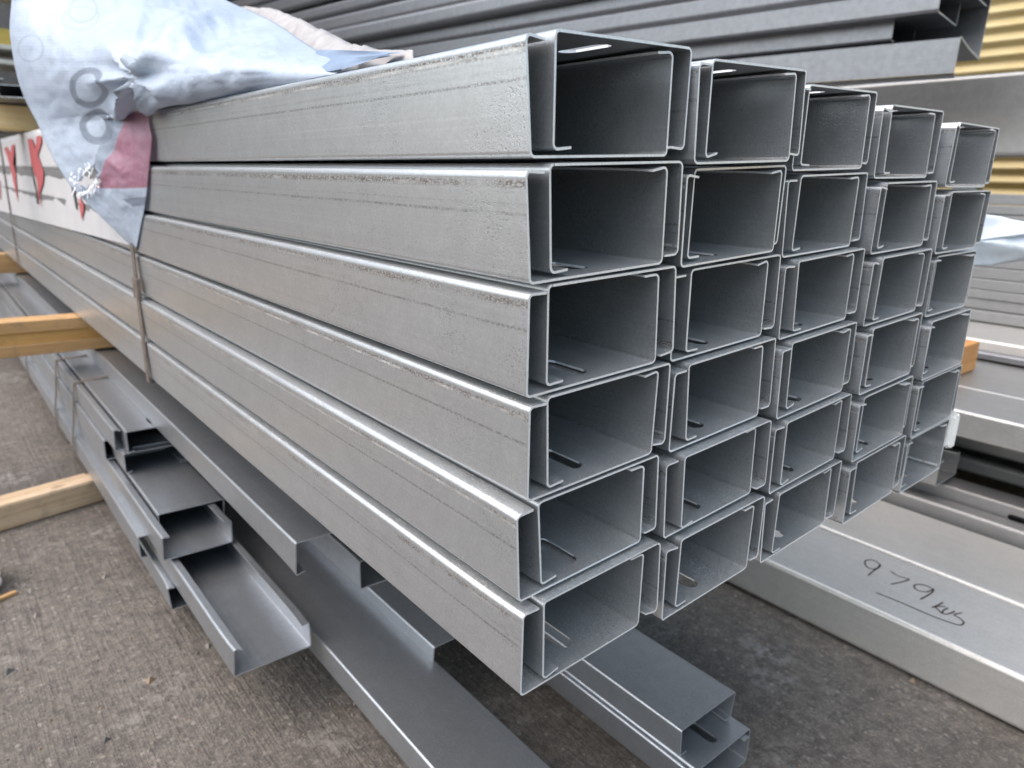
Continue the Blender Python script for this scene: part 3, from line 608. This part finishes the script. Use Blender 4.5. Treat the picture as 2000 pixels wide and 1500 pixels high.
[(-1.44,17.4,7.32,0.052,0.22),(-1.2,15.58,7.15,0.144,0.223),(-1,14,6.99,0.235,0.227),(-0.82,12.6,6.86,0.327,0.23),(-0.66,11.36,6.74,0.419,0.234),(-0.52,10.26,6.63,0.511,0.237),(-0.39,9.26,6.54,0.602,0.241),(-0.27,8.37,6.45,0.694,0.244),(-0.17,7.55,6.37,0.786,0.247),(-0.07,6.81,6.3,0.877,0.251),(0.01,6.13,6.24,0.969,0.254),(0.09,5.51,6.18,1.061,0.258),(0.17,4.93,6.12,1.153,0.261),(0.24,4.4,6.07,1.244,0.265),(0.3,3.91,6.02,1.336,0.268)],
[(-1.45,17.32,7.55,0.045,0.178),(-1.21,15.69,7.38,0.135,0.182),(-0.99,14.25,7.22,0.224,0.186),(-0.79,12.96,7.09,0.314,0.19),(-0.62,11.8,6.97,0.404,0.194),(-0.46,10.76,6.86,0.494,0.198),(-0.31,9.81,6.76,0.583,0.202),(-0.18,8.94,6.67,0.673,0.206),(-0.06,8.15,6.58,0.763,0.21),(0.05,7.42,6.51,0.853,0.214),(0.15,6.75,6.44,0.942,0.218),(0.24,6.13,6.37,1.032,0.222),(0.33,5.55,6.31,1.122,0.226),(0.41,5.01,6.25,1.212,0.23),(0.49,4.51,6.2,1.301,0.234)],
[(-1.46,17.24,7.76,0.039,0.138),(-1.2,15.89,7.61,0.125,0.142),(-0.97,14.66,7.48,0.21,0.146),(-0.75,13.54,7.35,0.295,0.15),(-0.56,12.52,7.24,0.38,0.154),(-0.38,11.58,7.14,0.465,0.158),(-0.21,10.71,7.04,0.55,0.162),(-0.06,9.9,6.95,0.636,0.166),(0.08,9.15,6.87,0.721,0.17),(0.22,8.46,6.79,0.806,0.174),(0.34,7.81,6.72,0.891,0.178),(0.45,7.2,6.65,0.976,0.182),(0.56,6.63,6.59,1.061,0.186),(0.67,6.1,6.53,1.147,0.19),(0.76,5.6,6.48,1.232,0.194)],
[(-1.45,17.16,7.93,0.038,0.105),(-1.19,16.04,7.81,0.119,0.108),(-0.94,15.01,7.69,0.2,0.112),(-0.71,14.05,7.59,0.281,0.115),(-0.5,13.15,7.49,0.362,0.119),(-0.3,12.31,7.39,0.443,0.123),(-0.12,11.53,7.31,0.524,0.126),(0.06,10.8,7.23,0.605,0.13),(0.22,10.1,7.15,0.686,0.133),(0.38,9.45,7.08,0.767,0.137),(0.52,8.84,7.01,0.848,0.141),(0.66,8.26,6.95,0.929,0.144),(0.79,7.71,6.88,1.01,0.148),(0.92,7.19,6.83,1.092,0.151),(1.03,6.69,6.77,1.173,0.155)],
[(-1.44,17.07,8.06,0.04,0.079),(-1.17,16.17,7.97,0.117,0.082),(-0.91,15.31,7.88,0.194,0.085),(-0.67,14.51,7.79,0.271,0.087),(-0.44,13.74,7.71,0.348,0.09),(-0.22,13.02,7.64,0.425,0.092),(-0.02,12.33,7.57,0.502,0.095),(0.18,11.67,7.5,0.579,0.098),(0.36,11.05,7.43,0.656,0.1),(0.54,10.46,7.37,0.733,0.103),(0.71,9.89,7.31,0.81,0.105),(0.87,9.35,7.26,0.887,0.108),(1.03,8.83,7.2,0.964,0.111),(1.18,8.34,7.15,1.041,0.113),(1.32,7.86,7.1,1.118,0.116)],
[(-1.42,17,8.18,0.042,0.056),(-1.14,16.29,8.11,0.115,0.058),(-0.88,15.61,8.05,0.187,0.059),(-0.63,14.95,7.99,0.26,0.061),(-0.39,14.32,7.93,0.333,0.063),(-0.15,13.72,7.88,0.406,0.065),(0.07,13.14,7.83,0.478,0.066),(0.29,12.57,7.77,0.551,0.068),(0.49,12.03,7.72,0.624,0.07),(0.69,11.51,7.68,0.696,0.071),(0.89,11.01,7.63,0.769,0.073),(1.08,10.52,7.59,0.842,0.075),(1.26,10.05,7.54,0.915,0.077),(1.43,9.6,7.5,0.987,0.078),(1.6,9.16,7.46,1.06,0.08)],
[(-1.4,16.95,8.29,0.044,0.034),(-1.13,16.42,8.26,0.112,0.035),(-0.86,15.91,8.22,0.179,0.036),(-0.6,15.4,8.18,0.247,0.037),(-0.35,14.91,8.15,0.315,0.038),(-0.11,14.43,8.11,0.383,0.039),(0.13,13.96,8.08,0.451,0.041),(0.37,13.51,8.05,0.519,0.042),(0.59,13.06,8.01,0.587,0.043),(0.82,12.63,7.98,0.655,0.044),(1.03,12.2,7.95,0.723,0.045),(1.25,11.79,7.92,0.791,0.046),(1.46,11.38,7.89,0.859,0.047),(1.66,10.98,7.86,0.927,0.049),(1.86,10.6,7.84,0.995,0.05)],
[(-1.38,16.92,8.41,0.045,0.012),(-1.11,16.55,8.39,0.108,0.013),(-0.85,16.18,8.38,0.171,0.014),(-0.58,15.82,8.37,0.234,0.014),(-0.33,15.47,8.35,0.298,0.015),(-0.07,15.11,8.34,0.361,0.016),(0.18,14.77,8.33,0.424,0.017),(0.43,14.42,8.31,0.487,0.017),(0.67,14.08,8.3,0.55,0.018),(0.92,13.75,8.29,0.613,0.019),(1.16,13.42,8.28,0.676,0.02),(1.39,13.09,8.26,0.739,0.021),(1.63,12.77,8.25,0.802,0.021),(1.86,12.45,8.24,0.865,0.022),(2.09,12.13,8.23,0.928,0.023)],
[(-1.36,16.88,8.54,0.047,-0.014),(-1.09,16.64,8.55,0.106,-0.013),(-0.83,16.4,8.55,0.165,-0.013),(-0.56,16.16,8.56,0.224,-0.012),(-0.3,15.92,8.56,0.283,-0.011),(-0.04,15.69,8.57,0.342,-0.01),(0.22,15.45,8.58,0.402,-0.01),(0.48,15.21,8.58,0.461,-0.009),(0.75,14.97,8.59,0.52,-0.008),(1.01,14.74,8.59,0.579,-0.007),(1.27,14.5,8.6,0.638,-0.007),(1.53,14.27,8.6,0.697,-0.006),(1.79,14.03,8.61,0.756,-0.005),(2.05,13.8,8.61,0.815,-0.004),(2.3,13.56,8.62,0.875,-0.004)],
[(-1.33,16.83,8.71,0.049,-0.046),(-1.07,16.7,8.73,0.104,-0.045),(-0.81,16.56,8.75,0.16,-0.044),(-0.55,16.42,8.77,0.216,-0.043),(-0.28,16.28,8.79,0.272,-0.042),(-0.01,16.14,8.81,0.328,-0.041),(0.26,16,8.83,0.384,-0.04),(0.53,15.85,8.85,0.439,-0.039),(0.8,15.71,8.87,0.495,-0.037),(1.07,15.57,8.89,0.551,-0.036),(1.35,15.42,8.91,0.607,-0.035),(1.63,15.27,8.93,0.663,-0.034),(1.91,15.12,8.95,0.718,-0.033),(2.19,14.98,8.97,0.774,-0.032),(2.48,14.83,9,0.83,-0.031)],
[(-1.31,16.8,8.83,0.05,-0.07),(-1.05,16.73,8.86,0.104,-0.069),(-0.79,16.66,8.89,0.157,-0.067),(-0.53,16.59,8.92,0.211,-0.066),(-0.27,16.51,8.95,0.264,-0.064),(0,16.44,8.98,0.318,-0.063),(0.28,16.37,9.01,0.371,-0.061),(0.55,16.29,9.04,0.425,-0.06),(0.84,16.21,9.07,0.479,-0.059),(1.12,16.14,9.11,0.532,-0.057),(1.41,16.06,9.14,0.586,-0.056),(1.7,15.98,9.17,0.639,-0.054),(2,15.9,9.21,0.693,-0.053),(2.3,15.82,9.24,0.746,-0.051),(2.6,15.73,9.27,0.8,-0.05)],
]
def bil(t, s):
    nr, nc = len(GRID), len(GRID[0])
    i = min(int(t), nr-2); j = min(int(s), nc-2); a, b_ = t-i, s-j
    g = lambda k: (GRID[i][j][k]*(1-b_)+GRID[i][j+1][k]*b_)*(1-a)+(GRID[i+1][j][k]*(1-b_)+GRID[i+1][j+1][k]*b_)*a
    return [g(k) for k in range(5)]
def sheet_mat():
    b = NB('woven_plastic'); o = b.obj(); uvx, uvy, _ = b.sep(b.uv())
    px = b.ma('MULTIPLY', uvx, 500.0); py = b.ma('MULTIPLY', uvy, 500.0)
    wn = b.noise(o, 34, 3, .6)
    px = b.ma('ADD', px, b.ma('MULTIPLY', b.ma('SUBTRACT', wn, .5), 3.0))
    c = b.mix(b.ramp(b.noise(o, 11, 4, .6), .3, .7), (.50, .57, .68), (.60, .67, .76))
    # clear, woven upper left is paler; the rest is printed on the far side and shows through
    def ell(cx, cy, rx, ry):
        dx = b.ma('DIVIDE', b.ma('SUBTRACT', px, cx), rx); dy = b.ma('DIVIDE', b.ma('SUBTRACT', py, cy), ry)
        return b.ma('SQRT', b.ma('ADD', b.ma('MULTIPLY', dx, dx), b.ma('MULTIPLY', dy, dy)))
    def ring(cx, cy, rx, ry, th):
        d = ell(cx, cy, rx, ry); return b.ma('MULTIPLY', b.ramp(d, 1-th, 1-th+.08), b.ramp(d, 1, 1.08, 1, 0))
    def half(ax, ay, bx, by):   # soft half plane right of a->b (image axes)
        l = math.hypot(bx-ax, by-ay); nx, ny = -(by-ay)/l, (bx-ax)/l
        d = b.ma('ADD', b.ma('MULTIPLY', b.ma('SUBTRACT', px, ax), nx), b.ma('MULTIPLY', b.ma('SUBTRACT', py, ay), ny))
        return b.ramp(d, -1.5, 1.5)
    grey = (.20, .24, .31)
    lower = b.ramp(py, 150, 165, 0, 1)
    g1 = b.ma('MAXIMUM', ring(178, 170, 37, 37, .32), ring(197, 246, 35, 36, .42))
    for e in (ring(62, 95, 26, 26, .14), ring(165, 25, 30, 24, .2), ring(160, 40, 38, 22, .12)): g1 = b.ma('MAXIMUM', g1, b.ma('MULTIPLY', e, .35))
    def polymask(P):
        cx = sum(p[0] for p in P)/len(P); cy = sum(p[1] for p in P)/len(P); m = None
        for (ax, ay), (bx, by) in zip(P, P[1:]+P[:1]):
            l = math.hypot(bx-ax, by-ay); nx, ny = -(by-ay)/l, (bx-ax)/l
            if (cx-ax)*nx+(cy-ay)*ny < 0: nx, ny = -nx, -ny
            d = b.ma('ADD', b.ma('MULTIPLY', b.ma('SUBTRACT', px, ax), nx), b.ma('MULTIPLY', b.ma('SUBTRACT', py, ay), ny))
            h_ = b.ramp(d, -1.5, 1.5); m = h_ if m is None else b.ma('MULTIPLY', m, h_)
        return m
    band = polymask([(208, 262), (258, 214), (268, 207), (203, 335), (186, 322)])
    stripes = b.ramp(b.ma('SINE', b.ma('MULTIPLY', b.ma('ADD', px, b.ma('MULTIPLY', py, 2.2)), .9)), -.2, .4, .55, 1)
    g1 = b.ma('MAXIMUM', g1, b.ma('MULTIPLY', b.ma('MULTIPLY', band, stripes), .9))
    dash = polymask([(243, 388), (296, 383), (295, 400), (260, 403)])
    g1 = b.ma('MAXIMUM', g1, dash)
    c = b.mix(b.ma('MULTIPLY', g1, .75), c, grey)
    redm = polymask([(268, 205), (315, 205), (305, 366), (186, 368)])
    c = b.mix(b.ma('MULTIPLY', redm, b.ramp(b.noise(o, 30, 3), .2, .7, .75, .95)), c, (.42, .17, .24))
    # weave relief
    wx = b.ma('SINE', b.ma('MULTIPLY', b.ma('ADD', px, b.ma('MULTIPLY', py, .8)), .62)); wz = b.ma('SINE', b.ma('MULTIPLY', b.ma('SUBTRACT', px, b.ma('MULTIPLY', py, .9)), .62))
    weave = b.ma('MULTIPLY', b.ma('MULTIPLY', wx, wz), b.ma('MULTIPLY', b.ramp(px, 200, 300, 1, 0), b.ramp(py, 170, 260, 1, 0)))
    h = b.ma('ADD', b.ma('MULTIPLY', weave, .05), b.ma('ADD', b.noise(o, 60, 4, .6), b.ma('MULTIPLY', b.noise(o, 18, 3), 1.5)))
    b.pbr(c, .38, 0, h, .55, .004, Specular_IOR_Level=.5)
    tr = b.n('ShaderNodeBsdfTranslucent'); b.put(tr.inputs['Color'], c)
    mx = b.n('ShaderNodeMixShader'); mx.inputs[0].default_value = .33
    b.t.links.new(b.p.outputs[0], mx.inputs[1]); b.t.links.new(tr.outputs[0], mx.inputs[2]); b.t.links.new(mx.outputs[0], b.out.inputs[0])
    return b.m
M['sheet'] = sheet_mat()
def ridge(p, sc): return 1-2*abs(noise.noise(p*sc))
def build_sheet():
    NRr, NCc = 150, 96
    nr, nc = len(GRID), len(GRID[0])
    base = [[bil(i/(NRr-1)*(nr-1), j/(NCc-1)*(nc-1)) for j in range(NCc)] for i in range(NRr)]
    vs = []; uvs = []
    for i in range(NRr):
        for j in range(NCc):
            p = Vector(base[i][j][:3])
            a = Vector(base[min(i+1, NRr-1)][j][:3])-Vector(base[max(i-1, 0)][j][:3]); b_ = Vector(base[i][min(j+1, NCc-1)][:3])-Vector(base[i][max(j-1, 0)][:3])
            n_ = a.cross(b_); n_ = n_.normalized() if n_.length > 1e-9 else Vector((-1, 0, 0))
            if n_.x > 0: n_ = -n_
            s, t = j/(NCc-1), i/(NRr-1)
            q = Vector((base[i][j][3]*3.2, base[i][j][4]*3.2, 0))
            amp = min(1, s*6+.15)*(min(1, (1-s)*3.2))*min(1, t*5+.1)
            sm = min(.6, max(.10, (s-.25)*1.6)); d = .10*noise.noise(q*.8+Vector((3.1, 1.7, 0)))*amp + sm*amp*(.10*ridge(q+Vector((9, 2, 4)), 1.6)+.075*ridge(q+Vector((2, 7, 4)), 3.6)+.03*ridge(q+Vector((5, 7, 4)), 8.5)) + .02*noise.noise(q*7)*amp
            # the pinched knot above the bundle's corner: folds fan out from there
            u_, v_ = base[i][j][3]*500, base[i][j][4]*500
            du, dv = u_-272, v_-150; rr = math.hypot(du, dv); an = math.atan2(dv, du)
            fan = math.exp(-(rr/75)**2)*min(1, rr/18)
            d += fan*.30*(1-abs(math.cos(an*3.5+.4)))**1.0*(1-.3*math.sin(an*2)) - .08*fan
            d += .05*math.sin(math.pi*s)*min(1, t*2.2)
            fl = (u_-300)*.55+(v_-105)*1.0; ed = min(1, (1-s)*3.5); d += ed*.16*math.exp(-(fl/26)**2)*min(1, max(0, (u_-290)/60)) - ed*.10*math.exp(-((fl-48)/30)**2)*min(1, max(0, (u_-300)/60))
            p = p+n_*max(d, -.02)
            vs.append(tuple(p*U)); uvs.append((base[i][j][3], base[i][j][4]))
    fs = []
    def hole(i, j):
        u_, v_ = uvs[i*NCc+j]; u_ *= 500; v_ *= 500
        dx, dy = (u_-178)/20, (v_-352)/24
        a = math.atan2(dy, dx)
        return math.hypot(dx*.9+dy*.25, dy) < .82+.22*math.sin(a*5)+.12*math.sin(a*11+1)
    for i in range(NRr-1):
        for j in range(NCc-1):
            if hole(i, j): continue
            fs.append((i*NCc+j, i*NCc+j+1, (i+1)*NCc+j+1, (i+1)*NCc+j))
    me = bpy.data.meshes.new('plastic_sheet'); me.from_pydata(vs, [], fs)
    ul = me.uv_layers.new(name='UVMap')
    for l in me.loops: ul.data[l.index].uv = uvs[l.vertex_index]
    me.polygons.foreach_set('use_smooth', [True]*len(fs))
    o = link('plastic_sheet', me, None, M['sheet'])
    so = o.modifiers.new('thickness', 'SOLIDIFY'); so.thickness = .012*U
    tag(o, 'blue-white woven plastic sheet with a grey 8 and red patch, draped over the bundle end', 'plastic sheet')
    # frayed threads round the tear
    m = MB(); rg = random.Random(11)
    cand = [(i, j) for i in range(NRr) for j in range(NCc) if .85 < math.hypot((uvs[i*NCc+j][0]*500-178)/20, (uvs[i*NCc+j][1]*500-352)/24) < 1.3]
    for k in range(70):
        i, j = rg.choice(cand); p = Vector(vs[i*NCc+j])/U
        cx = Vector((0, rg.uniform(-.35, .35), rg.uniform(-.18, .12))); q = p+Vector((-.03-rg.random()*.12, 0, 0))
        e = q+cx*(.6+rg.random()); wv = Vector((0, .018, .02))
        m.poly([q-wv, q+wv, e+wv*.6+Vector((-.03, 0, 0)), e-wv*.6+Vector((-.03, 0, 0))], (-1, 0, .2))
    fr = m.build('frayed_thread', [plain('white_thread', (.78, .80, .83), .5, 0, .1)], o); fr['kind'] = 'stuff'
    return o
build_sheet()

# grey-white liner behind the sheet
LT = [(3.2, 15.0, 8.83), (2.8, 11.81, 8.24), (2.4, 9.65, 7.66), (2.0, 7.75, 7.16), (1.4, 5.71, 6.64), (.8, 3.67, 6.27), (.35, 2.44, 6.07)]
LB = [(2.7, 13.4, 7.6), (2.2, 10.9, 7.0), (1.6, 8.6, 6.5), (.9, 6.6, 6.0), (.5, 4.9, 5.92), (.4, 3.3, 5.92), (.3, 2.35, 5.93)]
def build_liner():
    n, m_ = 72, 14; vs = []
    for i in range(n):
        t = i/(n-1)*6; k = min(int(t), 5); f_ = t-k
        a = Vector(LT[k]).lerp(Vector(LT[k+1]), f_); b_ = Vector(LB[k]).lerp(Vector(LB[k+1]), f_)
        for j in range(m_):
            s = j/(m_-1); p = a.lerp(b_, s)
            w_ = .12*noise.noise(Vector((t*2.2, s*2, 5)))+.06*noise.noise(Vector((t*5, s*3, 1)))
            p += Vector((-w_-.1*math.sin(s*3.1), 0, .5*w_))*min(1, (6-t)*.8)
            vs.append(tuple(p*U))
    fs = [(i*m_+j, i*m_+j+1, (i+1)*m_+j+1, (i+1)*m_+j) for i in range(n-1) for j in range(m_-1)]
    me = bpy.data.meshes.new('liner_sheet'); me.from_pydata(vs, [], fs); me.polygons.foreach_set('use_smooth', [True]*len(fs))
    o = link('liner_sheet', me, None, plain('dusty_liner', (.34, .32, .31), .6, 0, .14, 40, .5))
    o.modifiers.new('thickness', 'SOLIDIFY').thickness = .02*U
    tag(o, 'dusty grey-white liner peeping out behind the blue-white sheet', 'plastic sheet')
    # blue underside strip at its torn front
    vs = []; n = 30
    for i in range(n):
        t = i/(n-1)
        a = Vector((.75, 5.6, 6.45)).lerp(Vector((.30, 2.6, 6.04)), t); b_ = Vector((.2, 4.4, 5.97)).lerp(Vector((.10, 2.6, 5.97)), t)
        for j in range(6):
            s = j/5; p = a.lerp(b_, s)+Vector((-.05*math.sin(s*9+t*4), 0, .02)); vs.append(tuple(p*U))
    fs = [(i*6+j, i*6+j+1, (i+1)*6+j+1, (i+1)*6+j) for i in range(n-1) for j in range(5)]
    me = bpy.data.meshes.new('blue_lining'); me.from_pydata(vs, [], fs); me.polygons.foreach_set('use_smooth', [True]*len(fs))
    link('blue_lining', me, o, plain('blue_film', (.20, .26, .36), .35, 0, .1, 30, .4))
build_liner()

# white printed wrap further back
def build_wrap():
    prof_y = [13.75+(62-13.75)*i/60 for i in range(61)]
    vs = []; m_ = 26
    for i, y in enumerate(prof_y):
        zb = 3.13-.0222*(y-13.75)
        for j in range(m_):
            s = j/(m_-1)
            if s < .6: p = Vector((-.055, y, zb+(6.08-zb)*s/.6))
            else:
                q = (s-.6)/.4; p = Vector((-.055+4.5*q, y, 6.08+.05*math.sin(q*3)))
            w_ = .026*noise.noise(Vector((y*.35, s*4, 2)))+.012*noise.noise(Vector((y*1.4, s*9, 7)))
            p += Vector((-abs(w_), 0, abs(w_) if s > .6 else 0)); vs.append(tuple(p*U))
    fs = [(i*m_+j, i*m_+j+1, (i+1)*m_+j+1, (i+1)*m_+j) for i in range(60) for j in range(m_-1)]
    me = bpy.data.meshes.new('printed_wrap'); me.from_pydata(vs, [], fs); me.polygons.foreach_set('use_smooth', [True]*len(fs))
    o = link('printed_wrap', me, None, plain('white_wrap', (.47, .465, .47), .5, 0, .05, 14, .3))
    tag(o, 'white wrap with red dripping letters on the far side of the bundle', 'plastic wrap')
    def pr(pts, mat, x):
        vs = [(x*U, y*U, z*U) for y, z in pts]
        bm = bmesh.new(); f_ = bm.faces.new([bm.verts.new(v) for v in vs]); bmesh.ops.triangulate(bm, faces=[f_])
        me = bpy.data.meshes.new('printed_letter'); bm.to_mesh(me); bm.free(); link('printed_letter', me, o, mat)
    X = -.10
    pr([(28.78, 5.83), (27.55, 5.799), (27.07, 5.421), (26.39, 5.847), (25.21, 5.854), (25.38, 5.646), (26.68, 5.234), (25.84, 4.664), (26.3, 4.293), (27.58, 3.886), (27.66, 3.329), (28.01, 3.817), (27.82, 4.32), (28.71, 4.92), (28.71, 5.307)], M['red'], X)
    pr([(37.42, 5.638), (36.05, 5.682), (35.13, 5.375), (34.31, 5.715), (33.23, 5.726), (33.57, 5.421), (34.6, 4.983), (34.17, 4.534), (34.77, 3.805), (35.04, 3.229), (35.46, 3.988), (35.89, 4.651), (36.54, 5.255)], M['red'], X)
    pr([(19.66, 4.1), (19.33, 3.962), (19.02, 3.848), (19.11, 3.676), (19.39, 3.534), (19.64, 3.348), (19.7, 3.605), (19.76, 3.861)], M['red'], X)
    pr([(41.86, 4.155), (41.58, 4.083), (42.72, 3.199), (43.53, 3.091)], M['red'], X)
    pr([(21.11, 4.657), (20.79, 4.485), (20.22, 4.235), (20.2, 4.018), (20.15, 3.649), (20.39, 3.66), (20.47, 3.966), (20.49, 4.206), (21.09, 4.436)], M['black_print'], X+.003)
    pr([(28.91, 5.031), (28.82, 4.64), (28.52, 4.252), (28.39, 3.862), (28.38, 3.467), (28.78, 3.479), (28.69, 3.966), (28.89, 4.302), (29.06, 4.695)], M['black_print'], X+.003)
build_wrap()

# scrap of plastic at the right
def scrap():
    pts = [(11.1, .9, 4.75), (11.6, .55, 4.62), (12, .1, 4.5), (12.2, -.6, 4.36), (12, -.05, 4.28), (12.3, -.75, 3.95), (12, .14, 3.66), (11.6, .45, 3.6), (11.2, .8, 3.35)]
    cen = Vector((11.55, .45, 4.1)); n = 8
    vs = [tuple((cen+Vector((-.12, -.1, .0)))*U)]; fs = []
    rg = random.Random(5)
    m = len(pts)*4; ring = []
    for i in range(m):
        a, b_ = Vector(pts[(i//4) % len(pts)]), Vector(pts[(i//4+1) % len(pts)]); ring.append(a.lerp(b_, (i % 4)/4))
    for k in range(1, n+1):
        for p in ring:
            q = cen.lerp(p, k/n); q += Vector((-.16*(1-k/n)+.12*noise.noise(q*2.3), .05*noise.noise(q*3+Vector((4, 0, 0))), .04*noise.noise(q*6))); vs.append(tuple(q*U))
    for i in range(m): fs.append((0, 1+i, 1+(i+1) % m))
    for k in range(n-1):
        for i in range(m):
            j = (i+1) % m; fs.append((1+k*m+i, 1+(k+1)*m+i, 1+(k+1)*m+j, 1+k*m+j))
    me = bpy.data.meshes.new('plastic_scrap'); me.from_pydata(vs, [], fs); me.polygons.foreach_set('use_smooth', [True]*len(fs))
    o = link('plastic_scrap', me, None, plain('pale_plastic', (.72, .77, .82), .45, 0, .08, 40, .5))
    o.modifiers.new('thickness', 'SOLIDIFY').thickness = .012*U
    tag(o, 'torn pale blue plastic scrap fluttering at the right side of the bundle', 'plastic scrap')
scrap()

fo = bevel_box('foam_scrap', (10.36, -.20, .35), (10.52, -.02, 1.02), plain('white_foam', (.72, .71, .68), .8, 0, .05), None, .06, .035, random.Random(3), 3)
tag(fo, 'white foam scrap caught at the lower right corner of the bundle', 'litter')
# ------------------------------------------------------------------ things at the far left
for k, (x, z, lab) in enumerate(((-.95, 7.1, 'lower dark purlin lying on the cream timber above the wrapped bundle'), (-.7, 7.75, 'upper dark purlin lying on the cream timber above the wrapped bundle'))):
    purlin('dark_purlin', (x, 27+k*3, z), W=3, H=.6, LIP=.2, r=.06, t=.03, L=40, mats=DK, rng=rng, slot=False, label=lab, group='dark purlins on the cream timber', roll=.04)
rk = thing('storage_rack', (0, 80, G), 'storage rack with packed shelves in the far background on the left', 'rack')
for x in (-14, 14):
    for y in (0, 6): bevel_box('upright', (x, y, 0), (x+.8, y+.8, 29), M['dark'], rk, .05)
for z in (7, 14, 19.9, 21.2, 26.2): bevel_box('shelf', (-14, 0, z), (14.8, 6.8, z+.38), plain('pale_shelf', (.62, .58, .50), .6), rk, .05)
wl = bevel_box('building_wall', (-60, 110, G), (60, 112, 60), plain('far_wall', (.16, .145, .13), .8), None, .1)
tag(wl, 'dull brown building wall behind the far storage rack', 'wall')
rg = random.Random(21)
cols = [('grey_box', (.22, .22, .23)), ('yellow_box', (.55, .38, .08)), ('brown_box', (.30, .20, .13)), ('dark_box', (.09, .09, .10)), ('red_box', (.50, .06, .05))]
cm = [plain('box_paint_'+n_, c_, .6) for n_, c_ in cols]
LABC = ['grey', 'yellow', 'brown', 'black', 'red']
cnt = 0
for sh, (z, h) in enumerate(((7.4, 5), (14.4, 4.4), (21.6, 3.6), (26.6, 3.2))):
    x = -13.0; k = 0
    while x < 12:
        wd = rg.uniform(2.2, 4.2); ci = rg.choice([0, 0, 1, 2, 3, 4]) if not (3 < x+wd and x < 7) else {0: 3, 1: 0, 2: 1, 3: 4}[sh]
        hh = h*rg.uniform(.5, .9) if not (3 < x+wd and x < 7) else (1.5 if sh == 2 else h*.75)
        o = bevel_box('storage_box', (x, 80.6+rg.random(), G+z), (x+wd-.2, 85.5, G+z+hh), cm[ci], None, .08)
        tag(o, f'{LABC[ci]} box, {["first","second","third","fourth","fifth","sixth","seventh","eighth","ninth","tenth","eleventh","twelfth"][k]} from the left on the {["lowest","second","third","top"][sh]} shelf of the rack', 'box', 'boxes on the far rack')
        x += wd; k += 1
# strap loops of the lower stack
for k, (y, lab) in enumerate(((21.6, 'thin strap round the lower grey purlins, nearest to us'), (25.2, 'thin strap round the lower grey purlins, middle one'), (33.5, 'thin strap round the lower grey purlins, furthest back'))):
    strap('steel_strap', [(.25, y, -1.86), (-.60, y-.1, -1.9), (-.68, y-.1, -2.5), (-.72, y, -3.1), (-.84, y, -3.8), (-.84, y, -4.4), (-.62, y, -5.06), (3.5, y, -5.07), (4.8, y, -3), (3, y, -1.2)], .17, lab, True, .03)
# litter on the concrete
def crumple():
    bm = bmesh.new(); bmesh.ops.create_icosphere(bm, subdivisions=4, radius=1)
    for v in bm.verts:
        p = v.co.copy(); q = p*1.6
        rad = .8+.22*(1-2*abs(noise.noise(q)))+.08*(1-2*abs(noise.noise(q*2.3)))
        v.co = Vector((p.x*.55, p.y*.75, p.z*.55+.40))*rad*U
        if v.co.z < .02*U: v.co.z = .02*U
    me = bpy.data.meshes.new('crumpled_wrapper'); bm.to_mesh(me); bm.free()
    o = link('crumpled_wrapper', me, None, plain('white_film', (.75, .74, .75), .4, 0, .05)); o.location = Vector((-3.92, 16.85, G))*U
    tag(o, 'crumpled white wrapper on the concrete at the left edge', 'litter')
crumple()
tw = bevel_box('wood_splinter', (0, 0, 0), (1.2, .14, .1), M['wood_edge'], None, .03); tw.location = Vector((-4.3, 15.6, G))*U; tw.rotation_euler.z = .35
tag(tw, 'brown wood splinter on the concrete beside the white wrapper', 'litter')
def grit():
    m = MB(); rg = random.Random(4)
    vs = []; fs = []; mi = []
    for k in range(2600):
        if k < 1800: x, y = rg.uniform(-6, 14), rg.uniform(-3, 16)
        else: x, y = rg.uniform(-8, 2), rg.uniform(6, 30)
        s = .012+.035*rg.random()**3 + (.09 if rg.random() < .012 else 0)
        i0 = len(vs)
        for (a, b_, c_) in ((1, 0, 0), (-.6, .8, 0), (-.5, -.9, 0), (0, 0, .9)):
            vs.append(((x+a*s*rg.uniform(.7, 1.3))*U, (y+b_*s*rg.uniform(.7, 1.3))*U, (G+c_*s)*U))
        for f_ in ((0, 1, 3), (1, 2, 3), (2, 0, 3)): fs.append(tuple(i0+q for q in f_)); mi.append(k % 3)
    me = bpy.data.meshes.new('grit'); me.from_pydata(vs, [], fs)
    o = link('grit', me, None, mats=[plain('grit_pale', (.20, .18, .16), .8), plain('grit_brown', (.20, .14, .09), .8), plain('grit_dark', (.08, .075, .07), .8)])
    me.polygons.foreach_set('material_index', mi)
    tag(o, kind='stuff')
grit()
